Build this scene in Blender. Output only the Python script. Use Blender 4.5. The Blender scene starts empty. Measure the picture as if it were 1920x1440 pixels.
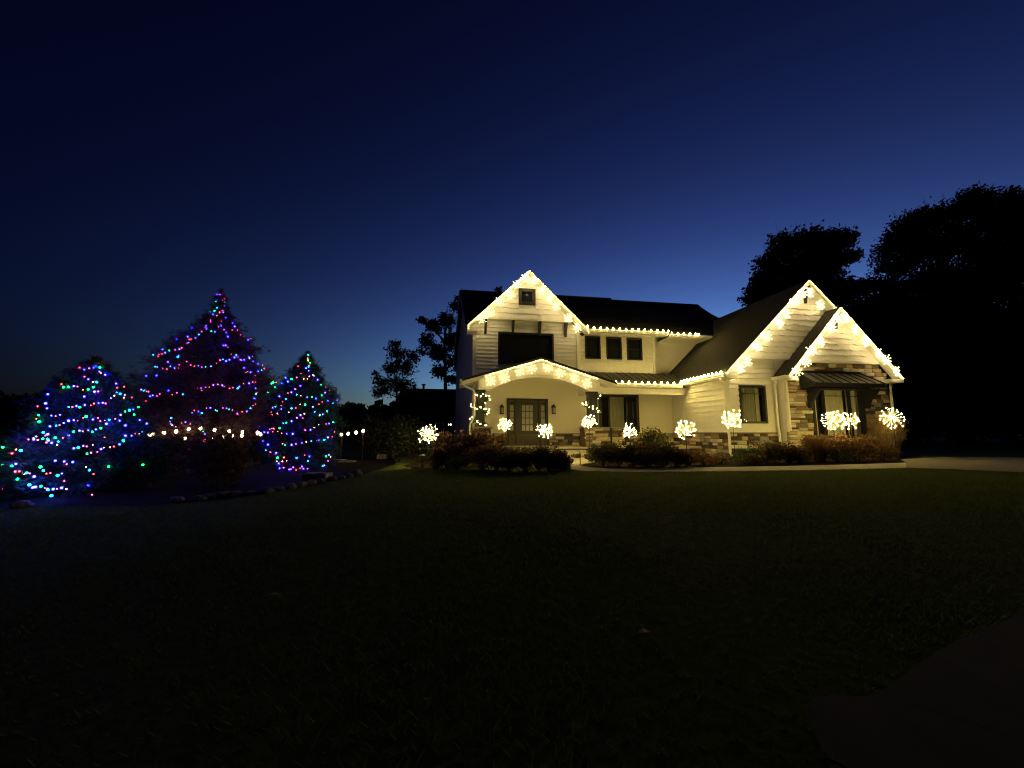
import bpy, math, random
import numpy as np
from mathutils import Vector

# ---------------------------------------------------------------- camera, sky, exposure
SC = bpy.context.scene
COL = SC.collection
F = 740.0                                   # focal length in pixels of the 1920 px wide photograph
YAW = math.radians(9.0)
PIT = math.atan(92.0 / F)
EYE = (0.0, 0.0, 1.05)                      # z = 0 is the ground along the house front
cam = bpy.data.cameras.new('camera')
cam.sensor_fit = 'HORIZONTAL'
cam.sensor_width = 36.0
cam.lens = 36.0 * F / 1920.0
cam.clip_start = 0.05
cam.clip_end = 3000
cob = bpy.data.objects.new('camera', cam)
COL.objects.link(cob)
cob.location = EYE
cob.rotation_euler = (math.pi / 2 + PIT, 0, -YAW)
SC.camera = cob

w = bpy.data.worlds.new('World')
SC.world = w
w.use_nodes = True
wn = w.node_tree.nodes
wl = w.node_tree.links
bg = wn['Background']
sky = wn.new('ShaderNodeTexSky')
sky.sky_type = 'NISHITA'
sky.sun_disc = False
sky.sun_elevation = math.radians(-4.5)      # the sun is below the horizon behind the house: no sun lamp
sky.sun_rotation = math.radians(36)
sky.altitude = 100
sky.ozone_density = 4.0
sky.dust_density = 2.5
sg = wn.new('ShaderNodeGamma')               # steeper fall-off, as the photograph's exposure shows it
sg.inputs[1].default_value = 2.15
sm = wn.new('ShaderNodeMixRGB')
sm.blend_type = 'MULTIPLY'
sm.inputs[0].default_value = 1.0
sm.inputs[2].default_value = (1.0, 0.45, 0.0500, 1)
stc = wn.new('ShaderNodeTexCoord')           # lift the hazy horizon band a little below the true horizon
smp = wn.new('ShaderNodeMapping')
smp.inputs['Location'].default_value = (0, 0, 0.045)
snm = wn.new('ShaderNodeVectorMath')
snm.operation = 'NORMALIZE'
wl.new(stc.outputs['Generated'], smp.inputs[0])
wl.new(smp.outputs[0], snm.inputs[0])
wl.new(snm.outputs[0], sky.inputs[0])
wl.new(sky.outputs[0], sg.inputs[0])
wl.new(sg.outputs[0], sm.inputs[1])
wl.new(sm.outputs[0], bg.inputs[0])
bg.inputs[1].default_value = 3250.0

SC.view_settings.view_transform = 'Standard'
SC.view_settings.look = 'None'
SC.view_settings.exposure = 0.6
SC.view_settings.gamma = 1
SC.view_settings.use_curve_mapping = False
SC.render.engine = 'CYCLES'
SC.cycles.use_denoising = True
SC.cycles.use_adaptive_sampling = False
SC.cycles.max_bounces = 5
SC.cycles.diffuse_bounces = 3
SC.cycles.glossy_bounces = 2
SC.cycles.transparent_max_bounces = 12
SC.cycles.caustics_reflective = False
SC.cycles.caustics_refractive = False
SC.cycles.sample_clamp_indirect = 3.0
SC.cycles.filter_width = 1.15

# ---------------------------------------------------------------- pixel -> place
cy_, sy_, cp_, sp_ = math.cos(YAW), math.sin(YAW), math.cos(PIT), math.sin(PIT)
FW = (sy_ * cp_, cy_ * cp_, sp_)
RT = (cy_, -sy_, 0.0)
UP = (-sy_ * sp_, -cy_ * sp_, cp_)
def ray(px, py):
    a = (px - 960) / F
    b = (720 - py) / F
    return [FW[i] + a * RT[i] + b * UP[i] for i in range(3)]
def PY(px, py, Y):                           # the point a pixel shows on the upright plane y = Y
    d = ray(px, py)
    t = Y / d[1]
    return Vector((d[0] * t, Y, EYE[2] + d[2] * t))
def sstep(a, b, x):
    t = min(1.0, max(0.0, (x - a) / (b - a)))
    return t * t * (3 - 2 * t)
def gz(x, y):                                # lie of the land
    top = -0.28 + 0.28 * sstep(-6.0, 0.5, x)
    return -0.55 + (top + 0.55) * sstep(0.0, 8.0, y)
def PG(px, py):                              # the point a pixel shows on the ground
    d = ray(px, py)
    t = 1.0
    for k in range(4000):
        x, y, z = d[0] * t, d[1] * t, EYE[2] + d[2] * t
        if z <= gz(x, y):
            return Vector((x, y, gz(x, y)))
        t += 0.02
    return Vector((x, y, gz(x, y)))

def back(p, d):                              # d metres farther along the ground, seen in the same direction
    q = Vector((p.x - EYE[0], p.y - EYE[1], 0)).normalized()
    p2 = Vector((p.x + q.x * d, p.y + q.y * d, 0))
    p2.z = gz(p2.x, p2.y)
    return p2
# ---------------------------------------------------------------- materials
def mat(name, col, rough=0.7, noise=None, bump=0.0, scale=20.0, metal=0.0, spec=0.3, rnd=None):
    m = bpy.data.materials.new(name)
    m.use_nodes = True
    n, l = m.node_tree.nodes, m.node_tree.links
    b = n['Principled BSDF']
    b.inputs['Roughness'].default_value = rough
    b.inputs['Metallic'].default_value = metal
    b.inputs['Specular IOR Level'].default_value = spec
    b.inputs['Base Color'].default_value = (*col, 1)
    tc = n.new('ShaderNodeTexCoord')
    src = None
    if rnd:                                  # a colour for each object or loose piece
        oi = n.new('ShaderNodeObjectInfo')
        ge = n.new('ShaderNodeNewGeometry')
        ad = n.new('ShaderNodeMath'); ad.operation = 'ADD'
        l.new(oi.outputs['Random'], ad.inputs[0]); l.new(ge.outputs['Random Per Island'], ad.inputs[1])
        fr = n.new('ShaderNodeMath'); fr.operation = 'FRACT'
        l.new(ad.outputs[0], fr.inputs[0])
        cr = n.new('ShaderNodeValToRGB')
        cr.color_ramp.interpolation = 'CONSTANT'
        e = cr.color_ramp.elements
        while len(e) < len(rnd):
            e.new(0.5)
        for i, c in enumerate(rnd):
            e[i].position = i / len(rnd)
            e[i].color = (*c, 1)
        l.new(fr.outputs[0], cr.inputs[0])
        src = cr.outputs[0]
        l.new(src, b.inputs['Base Color'])
    if noise or bump:
        nt = n.new('ShaderNodeTexNoise')
        nt.inputs['Scale'].default_value = scale
        nt.inputs['Detail'].default_value = 6
        l.new(tc.outputs['Object'] if not rnd else tc.outputs['Generated'], nt.inputs['Vector'])
        if noise:
            mx = n.new('ShaderNodeMixRGB'); mx.blend_type = 'MULTIPLY'
            mx.inputs[0].default_value = 1.0
            r2 = n.new('ShaderNodeValToRGB')
            r2.color_ramp.elements[0].position = 0.3
            r2.color_ramp.elements[1].position = 0.7
            lo = 1 - noise
            r2.color_ramp.elements[0].color = (lo, lo, lo, 1)
            r2.color_ramp.elements[1].color = (1, 1, 1, 1)
            l.new(nt.outputs['Fac'], r2.inputs[0])
            if src:
                l.new(src, mx.inputs[1])
            else:
                mx.inputs[1].default_value = (*col, 1)
            l.new(r2.outputs[0], mx.inputs[2])
            l.new(mx.outputs[0], b.inputs['Base Color'])
        if bump:
            bp = n.new('ShaderNodeBump')
            bp.inputs['Strength'].default_value = bump
            bp.inputs['Distance'].default_value = 0.02
            l.new(nt.outputs['Fac'], bp.inputs['Height'])
            l.new(bp.outputs[0], b.inputs['Normal'])
    return m
def emit(name, col, s):
    m = bpy.data.materials.new(name)
    m.use_nodes = True
    n, l = m.node_tree.nodes, m.node_tree.links
    n.remove(n['Principled BSDF'])
    e = n.new('ShaderNodeEmission')
    e.inputs[0].default_value = (*col, 1)
    e.inputs[1].default_value = s
    l.new(e.outputs[0], n['Material Output'].inputs[0])
    return m
def leafmat(name, cols, trans=0.25):
    m = mat(name, cols[0], 0.6, rnd=cols, spec=0.25)
    n, l = m.node_tree.nodes, m.node_tree.links
    b = n['Principled BSDF']
    t = n.new('ShaderNodeBsdfTranslucent')
    src = b.inputs['Base Color'].links[0].from_socket
    l.new(src, t.inputs[0])
    mx = n.new('ShaderNodeMixShader')
    mx.inputs[0].default_value = trans
    l.new(b.outputs[0], mx.inputs[1]); l.new(t.outputs[0], mx.inputs[2])
    l.new(mx.outputs[0], n['Material Output'].inputs[0])
    return m
def glassmat(name, tint, refl=0.12):
    m = bpy.data.materials.new(name)
    m.use_nodes = True
    n, l = m.node_tree.nodes, m.node_tree.links
    n.remove(n['Principled BSDF'])
    t = n.new('ShaderNodeBsdfTransparent'); t.inputs[0].default_value = (*tint, 1)
    g = n.new('ShaderNodeBsdfGlossy'); g.inputs['Roughness'].default_value = 0.03
    fr = n.new('ShaderNodeFresnel'); fr.inputs[0].default_value = 1.5
    mx = n.new('ShaderNodeMixShader')
    ge = n.new('ShaderNodeNewGeometry'); inv = n.new('ShaderNodeMath'); inv.operation = 'SUBTRACT'; inv.inputs[0].default_value = 1.0
    l.new(ge.outputs['Backfacing'], inv.inputs[1])
    mu = n.new('ShaderNodeMath'); mu.operation = 'MULTIPLY'
    l.new(fr.outputs[0], mu.inputs[0]); l.new(inv.outputs[0], mu.inputs[1])
    l.new(mu.outputs[0], mx.inputs[0]); l.new(t.outputs[0], mx.inputs[1]); l.new(g.outputs[0], mx.inputs[2])
    l.new(mx.outputs[0], n['Material Output'].inputs[0])
    return m

M = {}
M['paint'] = mat('cream_paint', (0.76, 0.74, 0.68), 0.55, noise=0.10, bump=0.06, scale=9)
M['trim'] = mat('trim_paint', (0.78, 0.76, 0.69), 0.45, noise=0.06, bump=0.03, scale=14)
M['stucco'] = mat('porch_wall_paint', (0.70, 0.66, 0.54), 0.75, noise=0.12, bump=0.15, scale=30)
M['shingle'] = mat('dark_shingles', (0.035, 0.031, 0.03), 0.85, noise=0.5, bump=0.8, scale=9)
M['metal'] = mat('dark_standing_seam', (0.06, 0.058, 0.055), 0.42, noise=0.2, bump=0.05, scale=6, metal=0.6)
M['black'] = mat('black_trim', (0.018, 0.018, 0.02), 0.45, noise=0.15, scale=20)
M['column'] = mat('charcoal_column', (0.03, 0.03, 0.032), 0.5, noise=0.2, bump=0.05, scale=12)
M['door'] = mat('dark_door', (0.035, 0.03, 0.026), 0.4, noise=0.25, bump=0.08, scale=16)
M['darkglass'] = mat('dark_window_glass', (0.012, 0.013, 0.016), 0.06, spec=0.6)
M['glass'] = glassmat('clear_glass', (0.93, 0.94, 0.93))
M['frost'] = mat('frosted_lite', (0.32, 0.31, 0.28), 0.25, noise=0.3, scale=5)
M['curtain'] = mat('curtain_cloth', (0.62, 0.57, 0.45), 0.9, noise=0.2, bump=0.1, scale=25)
M['blind'] = mat('shade_cloth', (0.36, 0.34, 0.26), 0.9, noise=0.15, scale=6)
M['dark'] = mat('dark_room', (0.02, 0.02, 0.02), 0.9)
STONES = [(0.078, 0.058, 0.046), (0.494, 0.364, 0.234), (0.208, 0.156, 0.117), (0.680, 0.598, 0.442), (0.104, 0.098, 0.091), (0.416, 0.325, 0.234), (0.680, 0.680, 0.572), (0.143, 0.091, 0.065), (0.364, 0.338, 0.312), (0.598, 0.481, 0.325), (0.286, 0.221, 0.169), (0.676, 0.546, 0.377), (0.098, 0.072, 0.058)]
M['stone'] = mat('ledge_stone', (0.3, 0.25, 0.2), 0.85, noise=0.35, bump=0.5, scale=7, rnd=STONES)
M['mortar'] = mat('mortar', (0.10, 0.09, 0.075), 0.95, noise=0.3, bump=0.4, scale=30)
M['cap'] = mat('stone_cap', (0.36, 0.31, 0.25), 0.8, noise=0.25, bump=0.3, scale=12)
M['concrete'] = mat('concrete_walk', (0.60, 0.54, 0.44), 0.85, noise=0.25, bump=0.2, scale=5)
M['court'] = mat('court_concrete_dimmed', (0.30, 0.27, 0.22), 0.9, noise=0.3, bump=0.3, scale=4)  # copy of the walk concrete, darkened to paint in the dimmer light there
M['drive'] = mat('driveway_concrete_darkened', (0.045, 0.042, 0.043), 0.9, noise=0.3, bump=0.3, scale=4)  # darkened below real paving to paint in vignetting at the near corner
M['mulch'] = mat('bark_mulch', (0.016, 0.011, 0.008), 0.95, noise=0.5, bump=1.0, scale=30, spec=0.05)
M['lawn'] = mat('lawn_soil', (0.12, 0.15, 0.035), 0.95, noise=0.5, bump=0.8, scale=12, spec=0.05)
M['grass'] = leafmat('grass_blades', [(0.13, 0.18, 0.03), (0.15, 0.20, 0.035), (0.17, 0.19, 0.045), (0.14, 0.19, 0.032)], 0.6)
M['bark'] = mat('bark', (0.045, 0.033, 0.025), 0.95, noise=0.5, bump=0.8, scale=14)
M['spruce'] = leafmat('spruce_needles', [(0.030, 0.055, 0.040), (0.05, 0.085, 0.065), (0.04, 0.065, 0.045), (0.065, 0.10, 0.085)], 0.2)
M['maroon'] = leafmat('maroon_needles', [(0.11, 0.045, 0.045), (0.15, 0.07, 0.06), (0.08, 0.05, 0.055), (0.16, 0.09, 0.08)], 0.25)
M['leafdark'] = leafmat('dark_leaves', [(0.018, 0.026, 0.012), (0.03, 0.04, 0.016), (0.022, 0.03, 0.014)], 0.1)
M['autumn'] = leafmat('autumn_leaves', [(0.085, 0.048, 0.024), (0.170, 0.076, 0.034), (0.119, 0.076, 0.034), (0.068, 0.043, 0.024)], 0.5)
M['redleaf'] = leafmat('red_brown_leaves', [(0.17, 0.08, 0.035), (0.27, 0.15, 0.065), (0.12, 0.07, 0.035), (0.22, 0.16, 0.09)], 0.5)
M['tanleaf'] = leafmat('tan_dry_leaves', [(0.204, 0.145, 0.076), (0.128, 0.093, 0.051), (0.272, 0.187, 0.102), (0.102, 0.085, 0.043)], 0.5)
M['olive'] = leafmat('olive_leaves', [(0.085, 0.093, 0.034), (0.136, 0.128, 0.051), (0.187, 0.162, 0.068), (0.068, 0.076, 0.034)], 0.5)
M['greenleaf'] = leafmat('green_leaves', [(0.043, 0.085, 0.027), (0.068, 0.119, 0.037), (0.051, 0.102, 0.034)], 0.5)
M['orange'] = leafmat('orange_leaves', [(0.30, 0.12, 0.03), (0.22, 0.14, 0.04), (0.35, 0.16, 0.05)], 0.25)
M['garland'] = leafmat('garland_needles', [(0.03, 0.06, 0.025), (0.05, 0.085, 0.035), (0.04, 0.07, 0.03)], 0.2)
M['wire'] = mat('green_wire', (0.02, 0.03, 0.02), 0.6)
M['silver'] = mat('thin_wire', (0.7, 0.68, 0.62), 0.5)
M['rock'] = mat('boulder', (0.22, 0.20, 0.18), 0.9, noise=0.4, bump=0.8, scale=5)
M['slab'] = mat('limestone_slab', (0.42, 0.36, 0.28), 0.85, noise=0.3, bump=0.5, scale=6)
M['wood'] = mat('brown_wood', (0.07, 0.035, 0.02), 0.6, noise=0.4, bump=0.2, scale=10)
M['white'] = mat('white_plastic', (0.7, 0.7, 0.68), 0.4)
WARM = (1.0, 0.77, 0.36)
M['w_rake'] = emit('warm_led', WARM, 9.0)
M['w_porch'] = emit('warm_porch_led', WARM, 6.0)
M['w_pflake'] = emit('warm_porch_snowflake_led', WARM, 13.0)
M['w_flake'] = emit('warm_snowflake_led', WARM, 80.0)
M['w_eave'] = emit('warm_eave_bulb', (1.0, 0.74, 0.21), 90.0)
M['lens'] = emit('led_dim_face', (1.0, 0.76, 0.25), 17.0)  # dim view-side LED faces, set apart from the bright wall-side ones; no real lens
M['dim_rake'] = emit('rake_led_dim_face', (1.0, 0.75, 0.22), 9.0)
M['dim_soft'] = emit('porch_led_dim_face', (1.0, 0.77, 0.28), 12.0)
M['dim_burst'] = emit('starburst_led_dim_face', (1.0, 0.75, 0.24), 60.0)
M['w_burst'] = emit('warm_starburst_led', (1.0, 0.74, 0.19), 300.0)
M['w_garl'] = emit('warm_garland_led', (1.0, 0.74, 0.24), 34.0)
M['w_bistro'] = emit('warm_patio_bulb', (1.0, 0.72, 0.34), 16.0)
M['l_red'] = emit('red_led', (1.0, 0.018, 0.025), 34.0)
M['l_orange'] = emit('orange_led', (1.0, 0.05, 0.012), 30.0)
M['l_pink'] = emit('pink_led', (1.0, 0.03, 0.16), 32.0)
M['l_blue'] = emit('blue_led', (0.008, 0.006, 1.0), 120.0)
M['l_cyan'] = emit('cyan_led', (0.003, 0.25, 0.6), 40.0)
M['l_green'] = emit('green_led', (0.002, 0.6, 0.06), 40.0)
M['l_gold'] = emit('gold_led', (1.0, 0.40, 0.10), 18.0)

# ---------------------------------------------------------------- builders
WLOC = {}
def wloc(o):
    return WLOC.get(o.name, Vector((0, 0, 0)))
def tag(o, label=None, cat=None, group=None, kind=None):
    if label: o['label'] = label
    if cat: o['category'] = cat
    if group: o['group'] = group
    if kind: o['kind'] = kind
    return o
def thing(name, loc, label, cat, group=None):
    o = bpy.data.objects.new(name, None)
    o.empty_display_size = 0.2
    COL.objects.link(o)
    o.location = loc
    WLOC[o.name] = Vector(loc)
    return tag(o, label, cat, group)
def place(name, data, loc, parent=None, scale=None, rot=None):
    o = bpy.data.objects.new(name, data)
    COL.objects.link(o)
    if parent is not None:
        o.parent = parent
        o.location = Vector(loc) - wloc(parent)
    else:
        o.location = loc
    WLOC[o.name] = Vector(loc)
    if scale is not None: o.scale = scale
    if rot is not None: o.rotation_euler = rot
    return o
def arrays(name, v, faces, m, parent=None, smooth=False, at=None):
    """one mesh object from world-space arrays; the origin goes to the middle of its base"""
    v = np.asarray(v, dtype=np.float64).reshape(-1, 3)
    if at is None:
        lo, hi = v.min(0), v.max(0)
        at = ((lo[0] + hi[0]) / 2, (lo[1] + hi[1]) / 2, lo[2])
    me = bpy.data.meshes.new(name)
    vv = (v - np.array(at)).astype(np.float32)
    if isinstance(faces, np.ndarray):
        k = faces.shape[1]
        me.vertices.add(len(vv)); me.vertices.foreach_set('co', vv.ravel())
        me.loops.add(faces.size); me.loops.foreach_set('vertex_index', faces.astype(np.int32).ravel())
        me.polygons.add(len(faces))
        me.polygons.foreach_set('loop_start', np.arange(len(faces), dtype=np.int32) * k)
        me.update(calc_edges=True)
    else:
        me.from_pydata([tuple(map(float, p)) for p in vv], [], [list(f) for f in faces])
    if smooth:
        me.polygons.foreach_set('use_smooth', [True] * len(me.polygons))
    me.materials.append(M[m])
    return place(name, me, at, parent)
class MB:
    def __init__(s): s.v, s.f = [], []
    def add(s, v, f):
        o = len(s.v)
        s.v += [tuple(p) for p in v]
        s.f += [[i + o for i in q] for q in f]
        return s
    def box(s, x0, x1, y0, y1, z0, z1):
        return s.add([(x0, y0, z0), (x1, y0, z0), (x1, y1, z0), (x0, y1, z0), (x0, y0, z1), (x1, y0, z1), (x1, y1, z1), (x0, y1, z1)],
                     [(3, 2, 1, 0), (4, 5, 6, 7), (0, 1, 5, 4), (1, 2, 6, 5), (2, 3, 7, 6), (3, 0, 4, 7)])
    def tube(s, pts, r, n=6, cap=True):
        pts = [Vector(p) for p in pts]
        rs = r if isinstance(r, (list, tuple)) else [r] * len(pts)
        rings, vs, fs = [], [], []
        for i, p in enumerate(pts):
            d = (pts[min(i + 1, len(pts) - 1)] - pts[max(i - 1, 0)]).normalized()
            ref = Vector((0, 0, 1)) if abs(d.z) < 0.9 else Vector((1, 0, 0))
            a = d.cross(ref).normalized(); b = a.cross(d)
            for k in range(n):
                t = 2 * math.pi * (k + 0.5) / n
                vs.append(p + (a * math.cos(t) + b * math.sin(t)) * rs[i])
        for i in range(len(pts) - 1):
            for k in range(n):
                fs.append((i * n + k, i * n + (k + 1) % n, (i + 1) * n + (k + 1) % n, (i + 1) * n + k))
        if cap:
            fs.append(tuple(range(n - 1, -1, -1)))
            fs.append(tuple((len(pts) - 1) * n + k for k in range(n)))
        return s.add(vs, fs)
    def slab(s, poly, off):
        """polygon (list of 3D points) given thickness by the vector off"""
        n = len(poly)
        off = Vector(off)
        a = [Vector(p) for p in poly]
        v = a + [p + off for p in a]
        f = [tuple(range(n)), tuple(range(2 * n - 1, n - 1, -1))] + [(i, i + n, (i + 1) % n + n, (i + 1) % n) for i in range(n)]
        return s.add(v, f)
    def sphere(s, c, r, n=6, m=4, sz=1.0):
        v = [(c[0], c[1], c[2] - r * sz)]
        for j in range(1, m):
            t = math.pi * j / m
            for k in range(n):
                a = 2 * math.pi * k / n
                v.append((c[0] + r * math.sin(t) * math.cos(a), c[1] + r * math.sin(t) * math.sin(a), c[2] - r * sz * math.cos(t)))
        v.append((c[0], c[1], c[2] + r * sz))
        f = [(0, 1 + (k + 1) % n, 1 + k) for k in range(n)]
        for j in range(m - 2):
            for k in range(n):
                a, b = 1 + j * n + k, 1 + j * n + (k + 1) % n
                f.append((a, b, b + n, a + n))
        t = 1 + (m - 2) * n
        f += [(t + k, t + (k + 1) % n, len(v) - 1) for k in range(n)]
        return s.add(v, f)
    def build(s, name, m, parent=None, smooth=False, at=None):
        return arrays(name, s.v, s.f, m, parent, smooth, at)
def box(name, m, parent, x0, x1, y0, y1, z0, z1):
    return MB().box(x0, x1, y0, y1, z0, z1).build(name, m, parent)
def shared(name, mb, m, smooth=True):
    me = bpy.data.meshes.new(name)
    me.from_pydata([tuple(p) for p in mb.v], [], mb.f)
    if smooth: me.polygons.foreach_set('use_smooth', [True] * len(me.polygons))
    me.materials.append(M[m])
    return me
def split_glow(me, front, ny=0.2, nz=-0.1):
    """added split: wall-side faces emit strongly to light walls, view-side faces stay dim"""
    me.materials.append(M[front])
    for p in me.polygons:
        if not (p.normal.y > ny and p.normal.z < nz): p.material_index = 1
    return me
rng = random.Random(7)
nr = np.random.default_rng(11)

# ---------------------------------------------------------------- land: lawn, walk, drive, beds
xs = np.unique(np.concatenate([np.linspace(-900, -40, 12), np.linspace(-40, 45, 110), np.linspace(45, 900, 12)]))
ys = np.unique(np.concatenate([np.linspace(-60, -6, 8), np.linspace(-6, 40, 80), np.linspace(40, 1500, 16)]))
gv = [(x, y, gz(x, y) + (0.0 if y > 7.8 else 0.012 * math.sin(x * 1.7 + y * 0.6) * math.cos(y * 1.3))) for y in ys for x in xs]
nx = len(xs)
gf = [(j * nx + i, j * nx + i + 1, (j + 1) * nx + i + 1, (j + 1) * nx + i) for j in range(len(ys) - 1) for i in range(nx - 1)]
lawn = arrays('lawn', gv, gf, 'lawn', smooth=True)
tag(lawn, kind='structure')

near_px = [(1068, 880), (1090, 884), (1150, 886), (1220, 886), (1300, 885.5), (1400, 884.5), (1500, 883), (1600, 881), (1700, 878.5), (1760, 879.5), (1840, 882), (1920, 888)]
far_px = [(1068, 868), (1082, 873), (1110, 878), (1160, 879.5), (1220, 879), (1300, 878), (1400, 876.5), (1500, 874.5), (1600, 872), (1700, 868.5), (1722, 864), (1735, 861)]
near = [PG(*p) for p in near_px]
far = [PG(*p) for p in far_px]
walk = [(4.75, 16.8, 0), (6.15, 16.8, 0)]
def sheet(poly, lift, th=0.05):
    return MB().slab([(p[0], p[1], (gz(p[0], p[1]) if len(p) < 3 else p[2]) + lift - th) for p in poly], (0, 0, th))
path = thing('garden_walk', (8, 10, 0), None, None)
tag(path, kind='structure')
nseg = 11
def lerp_poly(pts, t):
    t *= len(pts) - 1
    i = min(int(t), len(pts) - 2)
    return Vector(pts[i]).lerp(Vector(pts[i + 1]), t - i)
slabs = [[walk[0], walk[1], (5.75, 14.2, 0), (4.35, 14.2, 0)], [(4.35, 14.192, 0), (5.75, 14.192, 0), far[0] + Vector((0.9, 0.2, 0)), (3.55, 12.0, 0)], [(3.55, 11.99, 0), far[0] + Vector((0.9, 0.19, 0)), far[1], far[2], near[2], near[1], near[0]]]
NS = 9
for i in range(NS):
    a, b = i / NS, (i + 1) / NS - 0.0012
    nn = near[2:9]; ff = far[2:10]
    slabs.append([lerp_poly(ff, a), lerp_poly(ff, (a + b) / 2), lerp_poly(ff, b), lerp_poly(nn, b), lerp_poly(nn, (a + b) / 2), lerp_poly(nn, a)])
for sl in slabs:
    sheet(sl, 0.022).build('paving_slab', 'concrete', path)
drv = thing('driveway', (12, 5, -0.3), None, None)
tag(drv, kind='structure')
def strip(poly_a, poly_b, mt='drive'):
    """driveway as slabs between two edges, draped on the land"""
    for i in range(len(poly_a) - 1):
        a0, a1, b0, b1 = (Vector((*p, 0)) for p in (poly_a[i], poly_a[i + 1], poly_b[i], poly_b[i + 1]))
        a1 = a0.lerp(a1, 0.997); b1 = b0.lerp(b1, 0.997)
        m = MB(); K = 6
        g = []
        for k in range(K + 1):
            for q in (a0.lerp(b0, k / K), a1.lerp(b1, k / K)):
                g.append((q.x, q.y, gz(q.x, q.y) + 0.03))
        m.add(g, [(2 * k, 2 * k + 1, 2 * k + 3, 2 * k + 2) for k in range(K)])
        m.build('paving_slab', mt, drv)
def spline(pts, k=5):
    out = []
    for i in range(len(pts) - 1):
        p0, p1, p2, p3 = pts[max(i - 1, 0)], pts[i], pts[i + 1], pts[min(i + 2, len(pts) - 1)]
        for j in range(k):
            t = j / k
            out.append(tuple(0.5 * (2 * p1[a] + (p2[a] - p0[a]) * t + (2 * p0[a] - 5 * p1[a] + 4 * p2[a] - p3[a]) * t * t + (3 * p1[a] - p0[a] - 3 * p2[a] + p3[a]) * t ** 3) for a in (0, 1)))
    return out + [pts[-1]]
kp = [PG(*q) for q in ((1548, 1438), (1655, 1310), (1775, 1222), (1920, 1158))]
kerb = spline([(0.9, -1.5)] + [(q.x, q.y) for q in kp] + [(8.5, 3.6), (14.0, 4.6), (17.5, 6.2)])
inner = spline([(7.0, -6.0), (7.2, -5.0), (7.6, -3.5), (8.2, -2.0), (9.5, -1.0), (12.5, 0.0), (18, 0.6), (26.0, 3.0)])
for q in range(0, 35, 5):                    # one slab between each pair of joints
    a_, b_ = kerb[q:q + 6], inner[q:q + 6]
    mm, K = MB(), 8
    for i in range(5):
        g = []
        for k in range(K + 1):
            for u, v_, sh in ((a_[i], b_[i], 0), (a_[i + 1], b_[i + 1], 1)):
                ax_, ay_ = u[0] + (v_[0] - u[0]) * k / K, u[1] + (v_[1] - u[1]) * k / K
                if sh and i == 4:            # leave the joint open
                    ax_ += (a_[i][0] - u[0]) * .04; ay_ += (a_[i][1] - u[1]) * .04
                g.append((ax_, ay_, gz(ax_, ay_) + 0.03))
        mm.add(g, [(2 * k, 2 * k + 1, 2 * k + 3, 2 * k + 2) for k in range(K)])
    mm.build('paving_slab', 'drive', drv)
e0 = [(near[8].x, near[8].y), (14.2, 9.35), (14.85, 8.35), (16.0, 7.3), (17.6, 6.3)]
e1 = [(far[9].x, far[9].y), (17.6, 13.2), (21.0, 14.2), (26.0, 12.5), (29.0, 6.0)]
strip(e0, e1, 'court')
bed = [(0.2, 19.9), (-1.0, 17.0), (-1.55, 14.2), (-0.8, 12.4), (0.9, 11.4), (2.6, 10.8), (3.45, 10.75), (3.55, 12.0), (4.35, 14.2), (4.75, 16.8), (4.7, 17.6), (1.1, 17.6), (1.1, 19.9)]
tag(sheet(bed, 0.012, 0.02).build('mulch_bed', 'mulch'), kind='structure')
bed2 = [(6.2, 17.6), (6.15, 16.8), (5.75, 14.2)] + [(p.x, p.y) for p in far[1:10]] + [(17.5, 13.2), (20.6, 14.6), (20.6, 15.9), (12.0, 16.0), (12.0, 18.5), (8.1, 18.5)]
tag(sheet(bed2, 0.012, 0.02).build('mulch_bed', 'mulch'), kind='structure')
bedl_px = [(-60, 960), (60, 952), (200, 950), (330, 946), (420, 938), (500, 927), (560, 915), (620, 904), (680, 892)]
bl = [PG(*p) for p in bedl_px]
bed3 = [(p.x, p.y) for p in bl] + [(-1.9, 15.0), (-2.6, 20.0), (-6.0, 24.0), (-14.0, 22.0), (-20, 12.0)]
m3 = MB()
c3 = (-8.0, 15.0)
K3 = 7
for i in range(len(bed3)):
    p, q = bed3[i], bed3[(i + 1) % len(bed3)]
    for k in range(K3):
        t0, t1 = k / K3, (k + 1) / K3
        qd = []
        for (a, t) in ((p, t0), (p, t1), (q, t1), (q, t0)):
            x, y = a[0] + (c3[0] - a[0]) * t, a[1] + (c3[1] - a[1]) * t
            qd.append((x, y, gz(x, y) + 0.015 + 0.12 * sstep(0, 0.4, t)))
        m3.add(qd, [(0, 1, 2, 3)])
tag(m3.build('mulch_bed', 'mulch'), kind='structure')
def bedz(x, y): return gz(x, y) + 0.1

# ---------------------------------------------------------------- THE HOUSE
H = thing('house', (8, 20, 0), 'cream board and stone two-storey house with dark roofs and lit gables', 'house')

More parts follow.
